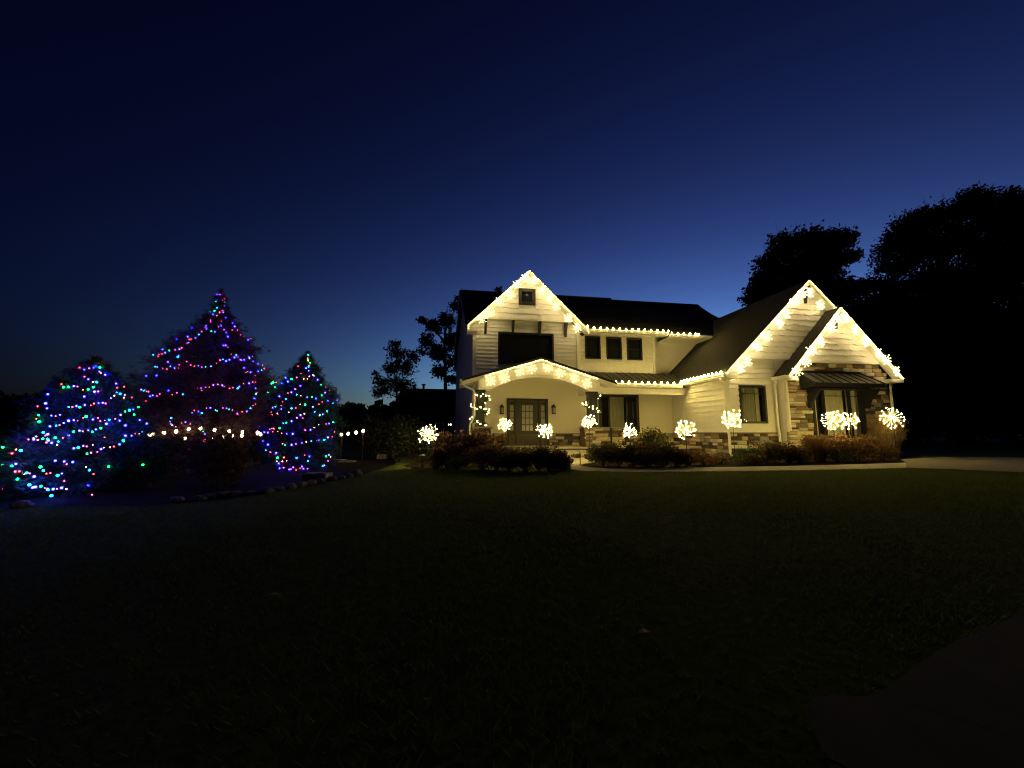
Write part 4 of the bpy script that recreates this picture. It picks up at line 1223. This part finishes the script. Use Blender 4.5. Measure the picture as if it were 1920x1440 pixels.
a = nr.uniform(0, 6.283, n)
hh = nr.uniform(.03, .065, n)
tip = base + np.stack([np.cos(a) * hh * 1.1, np.sin(a) * hh * 1.1, hh * .8 + .01], 1)
s = np.stack([-np.sin(a), np.cos(a), np.zeros(n)], 1) * nr.uniform(.004, .009, (n, 1))
v = np.stack([base - s, base + s, tip], 1).reshape(-1, 3)
tag(arrays('grass', v, np.arange(n * 3).reshape(n, 3), 'grass'), 'short green lawn grass before the house', 'grass', kind='stuff')

# ---------------------------------------------------------------- LIT CHRISTMAS TREES
def prof(pts, f):
    for (a, r0), (b, r1) in zip(pts, pts[1:]):
        if a <= f <= b:
            return r0 + (r1 - r0) * (f - a) / (b - a)
    return pts[-1][1]
def conifer(name, base, h, pr, mt, label, n_whorl, seed, spray=0.30, nper=15, droop=0.12, group=None):
    """trunk, whorls of limbs and needle sprays along every limb; pr = (height share, radius) pairs"""
    r = random.Random(seed)
    bx, by, bz = base
    t = thing(name, base, label, 'tree', group)
    MB().tube([(bx, by, bz - .1), (bx + .03, by, bz + h * .5), (bx, by, bz + h * .98)], [h * .022, h * .013, .01], 8).build('trunk', 'bark', t)
    lim = MB()
    C, D = [], []
    for k in range(n_whorl):
        f = 0.03 + 0.95 * (k + r.random() * .6) / n_whorl
        R = prof(pr, f)
        nb = max(5, int(7 + R * 4))
        for j in range(nb):
            a = 2 * math.pi * (j + r.random()) / nb + k
            L = R * r.uniform(0.72, 1.08)
            z0 = bz + h * f
            p0 = Vector((bx, by, z0))
            tipz = z0 - L * droop + L * r.uniform(-.05, .22)
            p1 = Vector((bx + L * math.cos(a), by + L * math.sin(a), tipz))
            mid = p0.lerp(p1, .55) + Vector((0, 0, -L * .06))
            lim.tube([p0, mid, p1], [0.012 + L * .006, 0.008, 0.003], 3, False)
            m = int(nper * (0.5 + L))
            u = nr.random(m) ** 0.7
            q = (1 - u[:, None]) ** 2 * np.array(p0) + 2 * ((1 - u) * u)[:, None] * np.array(mid) + (u ** 2)[:, None] * np.array(p1)
            q += nr.normal(0, .035 + .03 * L, (m, 3))
            C.append(q)
            dd = np.tile(np.array([math.cos(a), math.sin(a), .25]), (m, 1)) + nr.normal(0, .55, (m, 3))
            D.append(dd)
    tp = 90
    C.append(np.stack([bx + nr.normal(0, .03, tp), by + nr.normal(0, .03, tp), bz + h * nr.uniform(.93, 1.01, tp)], 1))
    D.append(np.tile(np.array([0, 0, 1.0]), (tp, 1)) + nr.normal(0, .5, (tp, 3)))
    lim.build('limbs', 'bark', t)['kind'] = 'stuff'
    C, D = np.concatenate(C), np.concatenate(D)
    D /= np.linalg.norm(D, axis=1)[:, None]
    n = len(C)
    parts_v = []
    # every spray is a fan of three thin blades
    for s_ in (-.55, 0.0, .55):
        sd = np.cross(D, rays_unit(n)); sd /= np.linalg.norm(sd, axis=1)[:, None]
        d2 = D + sd * s_; d2 /= np.linalg.norm(d2, axis=1)[:, None]
        w2 = np.cross(d2, rays_unit(n)); w2 /= np.linalg.norm(w2, axis=1)[:, None]
        k = (spray * nr.uniform(.5, 1.1, n))[:, None]
        parts_v.append(np.stack([C, C + d2 * k * .5 + w2 * .009, C + d2 * k, C + d2 * k * .5 - w2 * .009], 1))
    v = np.concatenate(parts_v).reshape(-1, 3)
    crown = arrays('crown', v, np.arange(len(v)).reshape(-1, 4), mt, t)
    crown['kind'] = 'stuff'
    return t
LM = {k: bulbmesh('bulb', k, 0.018 if k in ('l_blue', 'l_green', 'l_cyan') else 0.011) for k in ('l_red', 'l_orange', 'l_pink', 'l_blue', 'l_cyan', 'l_green', 'l_gold')}
SEQ0 = ['l_blue', 'l_red', 'l_orange', 'l_green', 'l_blue', 'l_pink', 'l_blue', 'l_gold', 'l_cyan', 'l_red', 'l_blue', 'l_green']
def hit_tree(px, py, base, h, pr):
    """where the view ray meets the tree's outer surface; beside it, the nearest point on that surface's rim"""
    d = Vector(ray(px, py))
    best, bp = 1e9, None
    t = 2.0
    while t < 40:
        p = Vector(EYE) + d * t
        f = (p.z - base[2]) / h
        if -0.02 < f < 1.03:
            q = math.hypot(p.x - base[0], p.y - base[1])
            R = prof(pr, min(1, max(0, f))) * 0.97 + 0.02
            if q <= R: return p
            if q - R < best: best, bp = q - R, p
        t += 0.03
    return bp
def tree_lights(lines, fx, base, h, pr, label, seed, step=10.5, extra=26, seq=None):
    r = random.Random(seed)
    t = thing('tree_light_string', base, label, 'light string', 'coloured light strings wound on the trees')
    wire = MB()
    k = r.randrange(12)
    SEQ = seq or SEQ0
    for ln in lines:
        ln = [fx(*q) for q in ln]
        run, d = [], 0.0
        for a, b in zip(ln, ln[1:]):
            L = math.hypot(b[0] - a[0], b[1] - a[1])
            while d < L:
                run.append((a[0] + (b[0] - a[0]) * d / L, a[1] + (b[1] - a[1]) * d / L))
                d += step * r.uniform(.75, 1.2)
            d -= L
        if len(ln) == 1 or not run: run = [ln[0]]
        ps = []
        for (px, py) in run:
            p = hit_tree(px + r.uniform(-2.5, 2.5), py + r.gauss(0, 1.7), base, h, pr)
            if p is None: continue
            d3 = (Vector(EYE) - p).normalized()
            p = p + d3 * r.uniform(-0.05, 0.06)
            ps.append(p)
            nm = SEQ[(k if r.random() < .8 else r.randrange(12)) % 12]
            k += 1
            place('bulb', LM[nm], p, t, (r.choice((.7, .85, 1.0, 1.0, 1.25)),) * 3)
        if len(ps) > 1: wire.tube(ps, 0.005, 3, False)
    # strands deeper in the branches: single bulbs that show between the needles
    for q in range(extra):
        f = r.random() ** 1.25 * .97 + .015
        a = r.uniform(math.pi, 2 * math.pi) + 0.25
        R = prof(pr, f) * r.uniform(.8, 1.04)
        p = Vector((base[0] + R * math.cos(a), base[1] + R * math.sin(a), base[2] + h * f))
        place('bulb', LM[SEQ[r.randrange(12)]], p, t)
    wire.build('wire', 'wire', t)
    return t
z7 = lambda x, y: (240 + x * .27778, 520 + y * .27778)
z8 = lambda x, y: (x * .22222, 640 + y * .22222)
# the spruce nearest the house
bR = PG(562, 891); bR = back(bR, 1.1); bR = (bR.x, bR.y, bedz(bR.x, bR.y) - .05)
sR = (Vector(bR) - Vector(EYE)).dot(Vector(FW)) / F
hR = (PY(575, 664, bR[1]).z - bR[2])
prR = [(0, 48 * sR), (.08, 60 * sR), (.22, 70 * sR), (.42, 70 * sR), (.6, 60 * sR), (.75, 44 * sR), (.88, 20 * sR), (.95, 8 * sR), (1, .02)]
conifer('spruce_tree', bR, hR, prR, 'spruce', 'egg-shaped blue spruce with coloured lights, nearest the house', 34, 5, 0.17, 46, group='lit trees in the left bed')
LR = [[(1213, 515), (1213, 545), (1210, 580), (1235, 605), (1215, 640), (1215, 680), (1180, 695), (1155, 710)],
      [(1240, 655), (1260, 675), (1295, 720), (1335, 745), (1360, 765), (1310, 780), (1280, 820), (1205, 800), (1160, 798), (1115, 795)],
      [(1170, 650), (1120, 690), (1075, 705), (1030, 720), (970, 705)], [(1160, 740), (1105, 760), (1075, 800), (1065, 830), (1030, 855), (985, 880), (960, 905), (985, 940)],
      [(965, 720), (1000, 755)], [(1005, 915), (1050, 900), (1095, 890), (1130, 880), (1190, 860), (1215, 865)], [(1250, 875), (1295, 860), (1360, 830)],
      [(1110, 965), (1150, 930), (1200, 910)], [(1255, 915), (1300, 925), (1345, 910), (1385, 905)], [(920, 1035), (965, 1020), (1010, 1015), (1055, 990)],
      [(1205, 1040), (1240, 1025), (1300, 995), (1340, 985), (1400, 990)], [(940, 1050), (990, 1030), (1095, 1048), (1140, 1055)],
      [(915, 1110), (945, 1130), (940, 1160), (1005, 1190), (1010, 1235), (1065, 1250)], [(1040, 1110), (1085, 1135), (1160, 1120), (1215, 1105), (1250, 1110), (1300, 1100), (1350, 1085), (1395, 1070)],
      [(1060, 1215), (1090, 1250)], [(1020, 1280), (1065, 1295), (1110, 1305), (1145, 1305)], [(1135, 1220)], [(1185, 1215), (1225, 1215), (1210, 1240)],
      [(1225, 1315), (1260, 1305), (1295, 1305), (1310, 1280), (1330, 1265), (1340, 1235), (1355, 1210), (1380, 1190), (1320, 1220)]]
tree_lights(LR, z7, bR, hR, prR, 'coloured lights wound round the egg-shaped spruce nearest the house', 2, 9.5)
# the tall one in the middle
bM = PG(385, 874); bM = back(bM, 1.0); bM = (bM.x, bM.y, bedz(bM.x, bM.y) - .05)
sM = (Vector(bM) - Vector(EYE)).dot(Vector(FW)) / F
hM = PY(412, 549, bM[1]).z - bM[2]
prM = [(0, 22 * sM), (.12, 40 * sM), (.18, 105 * sM), (.32, 122 * sM), (.48, 108 * sM), (.6, 90 * sM), (.7, 66 * sM), (.8, 34 * sM), (.9, 13 * sM), (1, .03)]
conifer('cedar_tree', bM, hM, prM, 'maroon', 'tallest lit tree, broad and reddish, behind the two spruces', 38, 8, 0.22, 42, 0.05, group='lit trees in the left bed')
LMd = [[(600, 122), (598, 145), (629, 115), (629, 135), (655, 132), (640, 165), (655, 185), (650, 240)], [(650, 240), (610, 240), (580, 245), (560, 290), (535, 330), (500, 370), (450, 405), (400, 450), (320, 490), (220, 515), (178, 520)],
       [(655, 275), (635, 300), (640, 350), (680, 390), (705, 400)], [(535, 355), (575, 360)], [(395, 390), (435, 425)], [(345, 520), (330, 545)],
       [(708, 312), (730, 360), (770, 395), (830, 430)], [(180, 600), (230, 620), (290, 610), (345, 590)], [(265, 568), (268, 590)],
       [(430, 595), (500, 600), (570, 595), (650, 555), (720, 545), (770, 560), (830, 555), (880, 580), (920, 610), (900, 640), (850, 655), (790, 630), (760, 590)], [(845, 530), (820, 545)],
       [(655, 460), (690, 490), (720, 520), (760, 545)], [(465, 750), (530, 740), (610, 725), (660, 742), (720, 740), (790, 720), (855, 700), (855, 740), (870, 790), (850, 860), (800, 905), (730, 910), (660, 885), (600, 885), (540, 885), (480, 905), (415, 905)],
       [(215, 795), (160, 785), (70, 750)], [(300, 790), (345, 775)], [(290, 945), (280, 990), (320, 1010), (375, 970), (440, 1000)],
       [(500, 1045), (530, 1095), (500, 1110), (535, 1155), (490, 1190), (510, 1255)]]
tree_lights(LMd, z7, bM, hM, prM, 'coloured lights swagged over the tall reddish middle tree', 4, 8.0, 44, ['l_blue', 'l_pink', 'l_orange', 'l_blue', 'l_pink', 'l_green', 'l_blue', 'l_red', 'l_pink', 'l_cyan', 'l_blue', 'l_red'])
# the spread-out spruce farthest from the house
bL = PG(146, 936); bL = back(bL, 1.2); bL = (bL.x, bL.y, bedz(bL.x, bL.y) - .1)
sL = (Vector(bL) - Vector(EYE)).dot(Vector(FW)) / F
hL = PY(180, 676, bL[1]).z - bL[2]
prL = [(0, 100 * sL), (.12, 120 * sL), (.3, 116 * sL), (.5, 92 * sL), (.68, 70 * sL), (.8, 50 * sL), (.9, 30 * sL), (.97, 12 * sL), (1, .04)]
conifer('spruce_tree', bL, hL, prL, 'spruce', 'wide sprawling spruce with coloured lights at the far end of the bed', 32, 12, 0.16, 50, group='lit trees in the left bed')
LL = [[(665, 225), (745, 232), (800, 218), (830, 180), (845, 250), (845, 285)], [(710, 300), (775, 335), (840, 348)], [(510, 375), (610, 395), (700, 410), (790, 425), (835, 435)], [(375, 540), (415, 575)],
      [(575, 560), (670, 545), (800, 520), (890, 520), (950, 475), (1000, 400), (975, 365)], [(1025, 440), (1085, 470), (1140, 500)], [(310, 665), (340, 680)], [(430, 630), (545, 620)],
      [(420, 710), (470, 710), (590, 675), (650, 660), (715, 635), (780, 655), (860, 670), (930, 660), (1000, 635), (1025, 605), (1100, 590), (1200, 560)], [(1140, 635), (1185, 665)],
      [(230, 830), (310, 805), (365, 770), (430, 805), (470, 810)], [(290, 835), (430, 830), (390, 865), (460, 875), (530, 815), (560, 797), (645, 765), (740, 750), (800, 755), (875, 715), (900, 705)],
      [(135, 910), (200, 905)], [(95, 950)], [(620, 905), (710, 890), (805, 870)], [(735, 940), (820, 930), (870, 905), (930, 895), (1010, 870), (1035, 830), (1080, 795), (1140, 775), (1175, 790)],
      [(100, 1070), (140, 1030)], [(120, 1105), (200, 1110), (270, 1120), (320, 1140)], [(340, 1070), (410, 1115), (490, 1130), (550, 1110)], [(570, 1015), (635, 1005)], [(735, 1070), (760, 1100), (825, 1135)],
      [(240, 1215), (290, 1225), (345, 1225), (400, 1255), (440, 1245), (490, 1245), (530, 1235), (590, 1240)], [(435, 1310)], [(540, 1180)], [(740, 1205)], [(150, 1155)], [(1050, 715)], [(875, 795)]]
tree_lights(LL, z8, bL, hL, prL, 'coloured lights wound round the wide sprawling spruce', 6, 9.0)

# patio string of round bulbs behind the trees
def bistro(pix, Y, label, posts, low=0.0):
    ps = [PY(x, y, Y) for x, y in pix]
    t = thing('patio_light_string', (ps[0].x, Y, gz(ps[0].x, Y)), label, 'light string', 'patio bulb strings')
    w = MB().tube([p + Vector((0, 0, .06)) for p in ps], 0.008, 4)
    w.build('wire', 'wire', t)
    for p in ps: place('bulb', B_BIS, p, t)
    for i in posts:
        p = ps[i]
        MB().tube([(p.x, Y + .06, gz(p.x, Y) - .02), (p.x, Y + .06, p.z + .12)], 0.03, 8).build('post', 'wood', t)
bistro([z7(*q) for q in ((75, 1065), (140, 1070), (165, 1060), (243, 1050), (325, 1040), (410, 1025), (490, 1018), (585, 1033), (683, 1040), (775, 1045), (875, 1050), (895, 1060))], 17.6, 'warm round bulbs strung low behind the tall middle tree', (0, 6, 11))
bistro([z7(*q) for q in ((385, 1085), (580, 1083), (645, 1078), (707, 1073), (768, 1068))], 18.6, 'lower row of warm bulbs behind the tall middle tree', (0, 4))
bistro([z7(*q) for q in ((1440, 1060), (1485, 1055), (1540, 1048), (1587, 1037))], 18.6, 'four warm bulbs strung past the egg-shaped spruce', (0, 3))

# dark bushes, slabs and edging stones of the left bed
bushpx('bush', 435, 924, 120, 104, 'autumn', 3800, 0.10, 'large dark bush before the tall middle tree', deep=0.8, asp=0.5)
bushpx('bush', 300, 905, 110, 84, 'maroon', 3200, 0.10, 'dark reddish bush between the wide spruce and the trunk', deep=0.8, asp=0.4)
bushpx('bush', 240, 930, 120, 90, 'leafdark', 3000, 0.09, 'black bush at the edge of the wide spruce', deep=0.7)
bushpx('bush', 690, 858, 90, 66, 'autumn', 3000, 0.12, 'dark bush past the egg-shaped spruce', deep=0.7)
bushpx('bush', 750, 860, 110, 84, 'leafdark', 3600, 0.12, 'dark rounded bush before the neighbour roof', deep=0.7)
bushpx('bush', 775, 868, 80, 60, 'leafdark', 2600, 0.12, 'dark bush behind the lone starburst', deep=0.7)
def rock(loc, sx, sy, sz, seed, mt, name, label, cat, group, rz=0.0, flat=False):
    r = random.Random(seed)
    m = MB().sphere((0, 0, 0), 1, 9, 6)
    v = []
    for p in m.v:
        k = 1 + r.uniform(-.16, .16)
        q = [p[0] * k, p[1] * k, p[2] * k]
        if flat: q = [max(-.8, min(.8, a * 1.25)) + r.uniform(-.05, .05) for a in q]
        x, y = q[0] * sx, q[1] * sy
        v.append((loc[0] + x * math.cos(rz) - y * math.sin(rz), loc[1] + x * math.sin(rz) + y * math.cos(rz), loc[2] + q[2] * sz + sz * .55))
    o = arrays(name, v, m.f, mt)
    return tag(o, label, cat, group)
for px, py, w_, h_, seed, lab in ((592, 903, 60, 16, 1, 'long pale limestone slab at the foot of the egg-shaped spruce'), (650, 872, 38, 8, 2, 'flat tan slab beside the egg-shaped spruce'), (708, 853, 42, 12, 3, 'squared tan stone under the dark bushes'), (638, 868, 30, 6, 4, 'thin upper slab stacked beside the spruce'), (358, 882, 40, 18, 5, 'pale block stone by the trunk of the tall tree'), (715, 862, 22, 10, 6, 'small round stone before the dark bushes')):
    p = PG(px, py); s_ = (p - Vector(EYE)).dot(Vector(FW)) / F
    rock((p.x, p.y, p.z), w_ * s_ / 2, w_ * s_ * .3, h_ * s_ * .75, seed, 'slab', 'stone_slab', lab, 'stone', None, -.15, True)
ed = [(-40, 957), (40, 953), (330, 943), (372, 940), (392, 937), (418, 934), (440, 932), (470, 929), (498, 926), (522, 921), (545, 917), (566, 913), (583, 909), (602, 905), (622, 902), (641, 899), (655, 896), (668, 892), (790, 886)]
for i, (px, py) in enumerate(ed):
    p = PG(px, py); k = rng.uniform(.8, 1.25)
    if i == 17: k = 1.6
    rock((p.x, p.y, p.z), .13 * k, .1 * k, .07 * k, 20 + i, 'rock', 'edging_stone', 'rough grey cobble edging the left planting bed', 'stone', 'edging stones of the left bed', rng.uniform(0, 3))

# ---------------------------------------------------------------- BACKGROUND TREES, HOUSES, WOODS
def clump_tree(name, base, clumps, mt, label, n, leaf, seed, bare=0, group='trees behind the house', trunk_r=None):
    """clumps: (centre, rx, rz, share); limbs reach every clump, leaves gather on its twigs"""
    r = random.Random(seed)
    b = Vector(base)
    t = thing(name, b, label, 'tree', group)
    top = max(c[0].z for c in clumps)
    tr = trunk_r or max(.12, (top - b.z) * .018)
    cx = sum(c[0].x for c in clumps) / len(clumps); cyv = sum(c[0].y for c in clumps) / len(clumps)
    fork = Vector(((b.x + cx) / 2, (b.y + cyv) / 2, b.z + (top - b.z) * .38))
    crown_top = Vector((cx, cyv, b.z + (top - b.z) * .8))
    MB().tube([b - Vector((0, 0, .2)), fork, crown_top], [tr, tr * .7, tr * .2], 8).build('trunk', 'bark', t)
    lim = MB()
    tw = []
    tot = sum(c[3] for c in clumps)
    P = []
    for c, rx, rz, sh in clumps:
        st = fork.lerp(crown_top, max(0, min(.9, (c.z - fork.z) / max(.1, crown_top.z - fork.z) * .7)))
        lim.tube([st, st.lerp(c, .5) + Vector((0, 0, .1 * rz)), c], [tr * .4, tr * .22, tr * .1], 5, False)
        m = int(n * sh / tot)
        nt = 34
        tips = []
        for k in range(nt):
            d = Vector((r.gauss(0, 1), r.gauss(0, 1), r.gauss(0, 1))).normalized()
            q = c + Vector((d.x * rx, d.y * rx, d.z * rz)) * r.uniform(.55, 1.0)
            lim.tube([c, c.lerp(q, .5) + Vector((0, 0, .06 * rz)), q], [tr * .09, tr * .06, tr * .03], 3, False)
            tips.append((c, q))
        for k in range(bare):
            q = c + Vector((r.uniform(-.7, .7) * rx, r.uniform(-.5, .5) * rx, rz * r.uniform(.9, 1.7)))
            lim.tube([c, q], [tr * .06, tr * .02], 3, False)
        ti = nr.integers(0, nt, m)
        A = np.array([tuple(x[0]) for x in tips])[ti]; B = np.array([tuple(x[1]) for x in tips])[ti]
        u = (nr.random(m) ** 0.5)[:, None]
        P.append(A + (B - A) * u * 1.05 + nr.normal(0, 1, (m, 3)) * np.array([rx, rx, rz]) * .15)
    lim.build('limbs', 'bark', t)['kind'] = 'stuff'
    v, f = leaves(np.concatenate(P), leaf, .6)
    arrays('crown', v, f, mt, t)['kind'] = 'stuff'
    return t
def CL(Y, lst):
    s = [(PY(x, y, Y), rx, rz, sh) for x, y, rx, rz, sh in lst]
    out = []
    for c, rx, rz, sh in s:
        k = (c - Vector(EYE)).dot(Vector(FW)) / F
        out.append((c, rx * k, rz * k, sh if sh else (rx * rz)))
    return out
def base_of(px, Y): p = PY(px, 812, Y); return (p.x, Y, gz(p.x, Y) - .05)
clump_tree('locust_tree', base_of(1500, 33), CL(33, [(1430, 540, 34, 30, 0), (1450, 500, 36, 34, 0), (1470, 462, 32, 30, 0), (1510, 455, 38, 28, 0), (1550, 455, 36, 26, 0), (1585, 450, 30, 18, 0), (1600, 478, 22, 10, 0), (1560, 490, 40, 28, 0), (1510, 505, 48, 40, 0), (1470, 545, 60, 36, 0), (1545, 530, 44, 34, 0), (1415, 560, 26, 16, 0), (1530, 560, 60, 30, 0)]),
           'leafdark', 'broad dark tree with ragged top right behind the wing roof', 30000, 0.34, 3, 3)
clump_tree('oak_tree', base_of(1800, 34), CL(34, [(1680, 460, 38, 30, 0), (1700, 425, 32, 26, 0), (1740, 410, 36, 28, 0), (1790, 400, 34, 34, 0), (1825, 375, 34, 26, 0), (1850, 400, 44, 36, 0), (1810, 450, 60, 44, 0), (1740, 460, 50, 40, 0), (1680, 500, 40, 28, 0), (1740, 520, 60, 36, 0), (1820, 520, 60, 40, 0), (1870, 470, 44, 50, 0), (1665, 535, 26, 14, 0)]),
           'leafdark', 'great dark oak crown standing beyond the garage wing', 42000, 0.34, 5, 2)
clump_tree('oak_tree', base_of(1930, 30), CL(30, [(1905, 372, 30, 22, 0), (1930, 400, 44, 40, 0), (1900, 430, 40, 40, 0), (1910, 500, 50, 60, 0), (1960, 460, 70, 80, 0), (1900, 580, 44, 40, 0), (1960, 580, 80, 60, 0), (1830, 545, 50, 34, 0), (1880, 530, 44, 40, 0), (1800, 570, 60, 34, 0)]),
           'leafdark', 'second dark oak crowding the great oak', 32000, 0.34, 6, 2)
clump_tree('maple_tree', base_of(1640, 38), CL(38, [(1600, 545, 40, 22, 0), (1640, 540, 44, 18, 0), (1690, 550, 44, 22, 0), (1640, 580, 70, 36, 0), (1600, 600, 50, 40, 0), (1740, 570, 60, 40, 0)]),
           'leafdark', 'low dark tree filling the gap between oak and ragged tree', 12000, 0.42, 7)
clump_tree('ash_tree', base_of(838, 36), CL(36, [(812, 612, 20, 16, 0), (800, 640, 18, 14, 0), (838, 600, 20, 16, 0), (855, 575, 14, 10, 0), (862, 560, 12, 8, 0), (850, 640, 26, 24, 0), (822, 660, 26, 22, 0), (855, 680, 26, 22, 0), (826, 695, 20, 14, 0), (790, 600, 10, 8, 0), (850, 712, 22, 10, 0)]),
           'leafdark', 'open leafy tree at the left rear corner of the house', 7500, 0.26, 8, 3)
clump_tree('elm_tree', base_of(745, 30), CL(30, [(745, 665, 26, 20, 0), (735, 690, 22, 18, 0), (760, 690, 24, 20, 0), (720, 715, 24, 14, 0), (750, 725, 30, 22, 0), (775, 670, 14, 14, 0), (742, 645, 14, 10, 0), (715, 735, 22, 14, 0), (790, 660, 12, 8, 0), (705, 700, 10, 5, 0)]),
           'autumn', 'thin half-bare tree with upright twigs before the neighbour roof', 5200, 0.18, 9, 6)
clump_tree('ash_tree', base_of(936, 40), CL(40, [(935, 542, 9, 6, 0), (930, 556, 12, 8, 0), (940, 580, 30, 24, 0), (930, 620, 40, 40, 0)]), 'leafdark', 'tree top peeping over the main ridge', 2600, 0.36, 10)
clump_tree('bare_tree', base_of(662, 62), CL(62, [(655, 760, 14, 5, 0), (672, 764, 14, 5, 0), (640, 768, 12, 4, 0)]), 'leafdark', 'distant thin tree above the far hipped roof', 700, 0.4, 11, 3)

def neighbour(name, px0, px1, Y, ridge_px, eave_px, hip, label, vents=()):
    a, b = PY(px0, 812, Y), PY(px1, 812, Y)
    zr = PY((px0 + px1) / 2, ridge_px, Y + 4).z
    ze = PY((px0 + px1) / 2, eave_px, Y).z
    t = thing(name, ((a.x + b.x) / 2, Y + 4, 0), label, 'house', 'neighbour houses in the dark')
    MB().box(a.x, b.x, Y + .5, Y + 8, -.3, ze).build('wall', 'mortar', t)
    ins = (b.x - a.x) * hip
    A, B, C, D = (a.x - .5, Y, ze), (b.x + .5, Y, ze), (b.x + .5, Y + 8.5, ze), (a.x - .5, Y + 8.5, ze)
    R0, R1 = (a.x + ins, Y + 4.2, zr), (b.x - ins, Y + 4.2, zr)
    rf_ = MB().add([A, B, C, D, R0, R1], [(0, 1, 5, 4), (2, 3, 4, 5), (1, 2, 5), (3, 0, 4), (3, 2, 1, 0)]).build('roof', 'shingle', t)
    for vx, vh in vents:
        p = PY(vx, ridge_px, Y + 4)
        MB().tube([(p.x, Y + 4.2, zr - .3), (p.x, Y + 4.2, zr + vh), (p.x, Y + 4.2, zr + vh + .05), (p.x, Y + 4.2, zr + vh + .2)], [.16, .16, .3, .3], 8).build('roof_vent', 'black', rf_)
    for k in range(3):
        x = a.x + (b.x - a.x) * (.2 + .3 * k)
        w0 = MB().box(x - .5, x + .5, Y + .46, Y + .499, 1.0, 2.3).build('window', 'darkglass', t)
        frame(w0, 'trim', x - .58, x + .58, Y + .44, Y + .459, .92, 2.38, .08)
    return t
neighbour('neighbour_house', 740, 905, 52, 729, 765, 0.02, 'dark long-roofed house with roof vents beyond the elm', ((776, .3), (794, .45)))
neighbour('neighbour_house', 618, 694, 70, 767, 789, 0.48, 'small dark hipped house far beyond the yard')
p = PY(843, 796, 40)
t = thing('yard_lamp', (p.x, 40, 0), 'tiny white lamp on a post beside the far house corner', 'lamp')
MB().tube([(p.x, 40, -.1), (p.x, 40, p.z)], .04, 6).build('post', 'black', t)
M['l_lamp'] = emit('lamp_white', (1, .93, .85), 12)
MB().sphere((p.x - .12, 39.9, p.z), .06).sphere((p.x + .12, 39.9, p.z), .06).build('lamp_head', 'l_lamp', t)

# far woods: masses nobody could count
def woods(name, pix, Y, mt, label, n, leaf, depth=6, hmin=0.0):
    P = []
    for (x0, y0), (x1, y1) in zip(pix, pix[1:]):
        m = int(n * abs(x1 - x0) / abs(pix[-1][0] - pix[0][0]))
        for k in range(m):
            u = rng.random()
            tx, ty = x0 + (x1 - x0) * u, y0 + (y1 - y0) * u
            yy = Y + rng.random() * depth
            c = PY(tx, ty, yy)
            z = c.z + (0.12 * math.sin(c.x * 1.3) + .1 * math.sin(c.x * 3.1)) * leaf * 2
            P.append((c.x, yy, hmin + (z - hmin) * rng.random() ** .55))
    v, f = leaves(np.array(P), leaf, .7)
    return tag(arrays(name, v, f, mt), label, 'woods', kind='stuff')
woods('woodland', [(1560, 600), (1640, 560), (1760, 560), (1860, 590), (1960, 600), (2150, 560)], 27, 'leafdark', 'black mass of undergrowth beyond the garage wing', 30000, .6, 8)
woods('woodland', [(1500, 600), (1640, 575), (1760, 570), (1860, 600), (1960, 600), (2200, 560)], 44, 'leafdark', 'second dark bank of trees behind the undergrowth', 16000, 1.0, 6)
woods('treeline', [(-300, 742), (0, 750), (80, 752), (200, 756), (400, 762), (640, 772), (760, 765), (900, 740)], 95, 'leafdark', 'far dark line of trees along the horizon', 9000, 2.2, 10)
woods('treeline', [(900, 740), (1300, 745), (1900, 740), (2300, 735)], 95, 'leafdark', 'dark line of trees beyond the house', 16000, 3.2, 12)
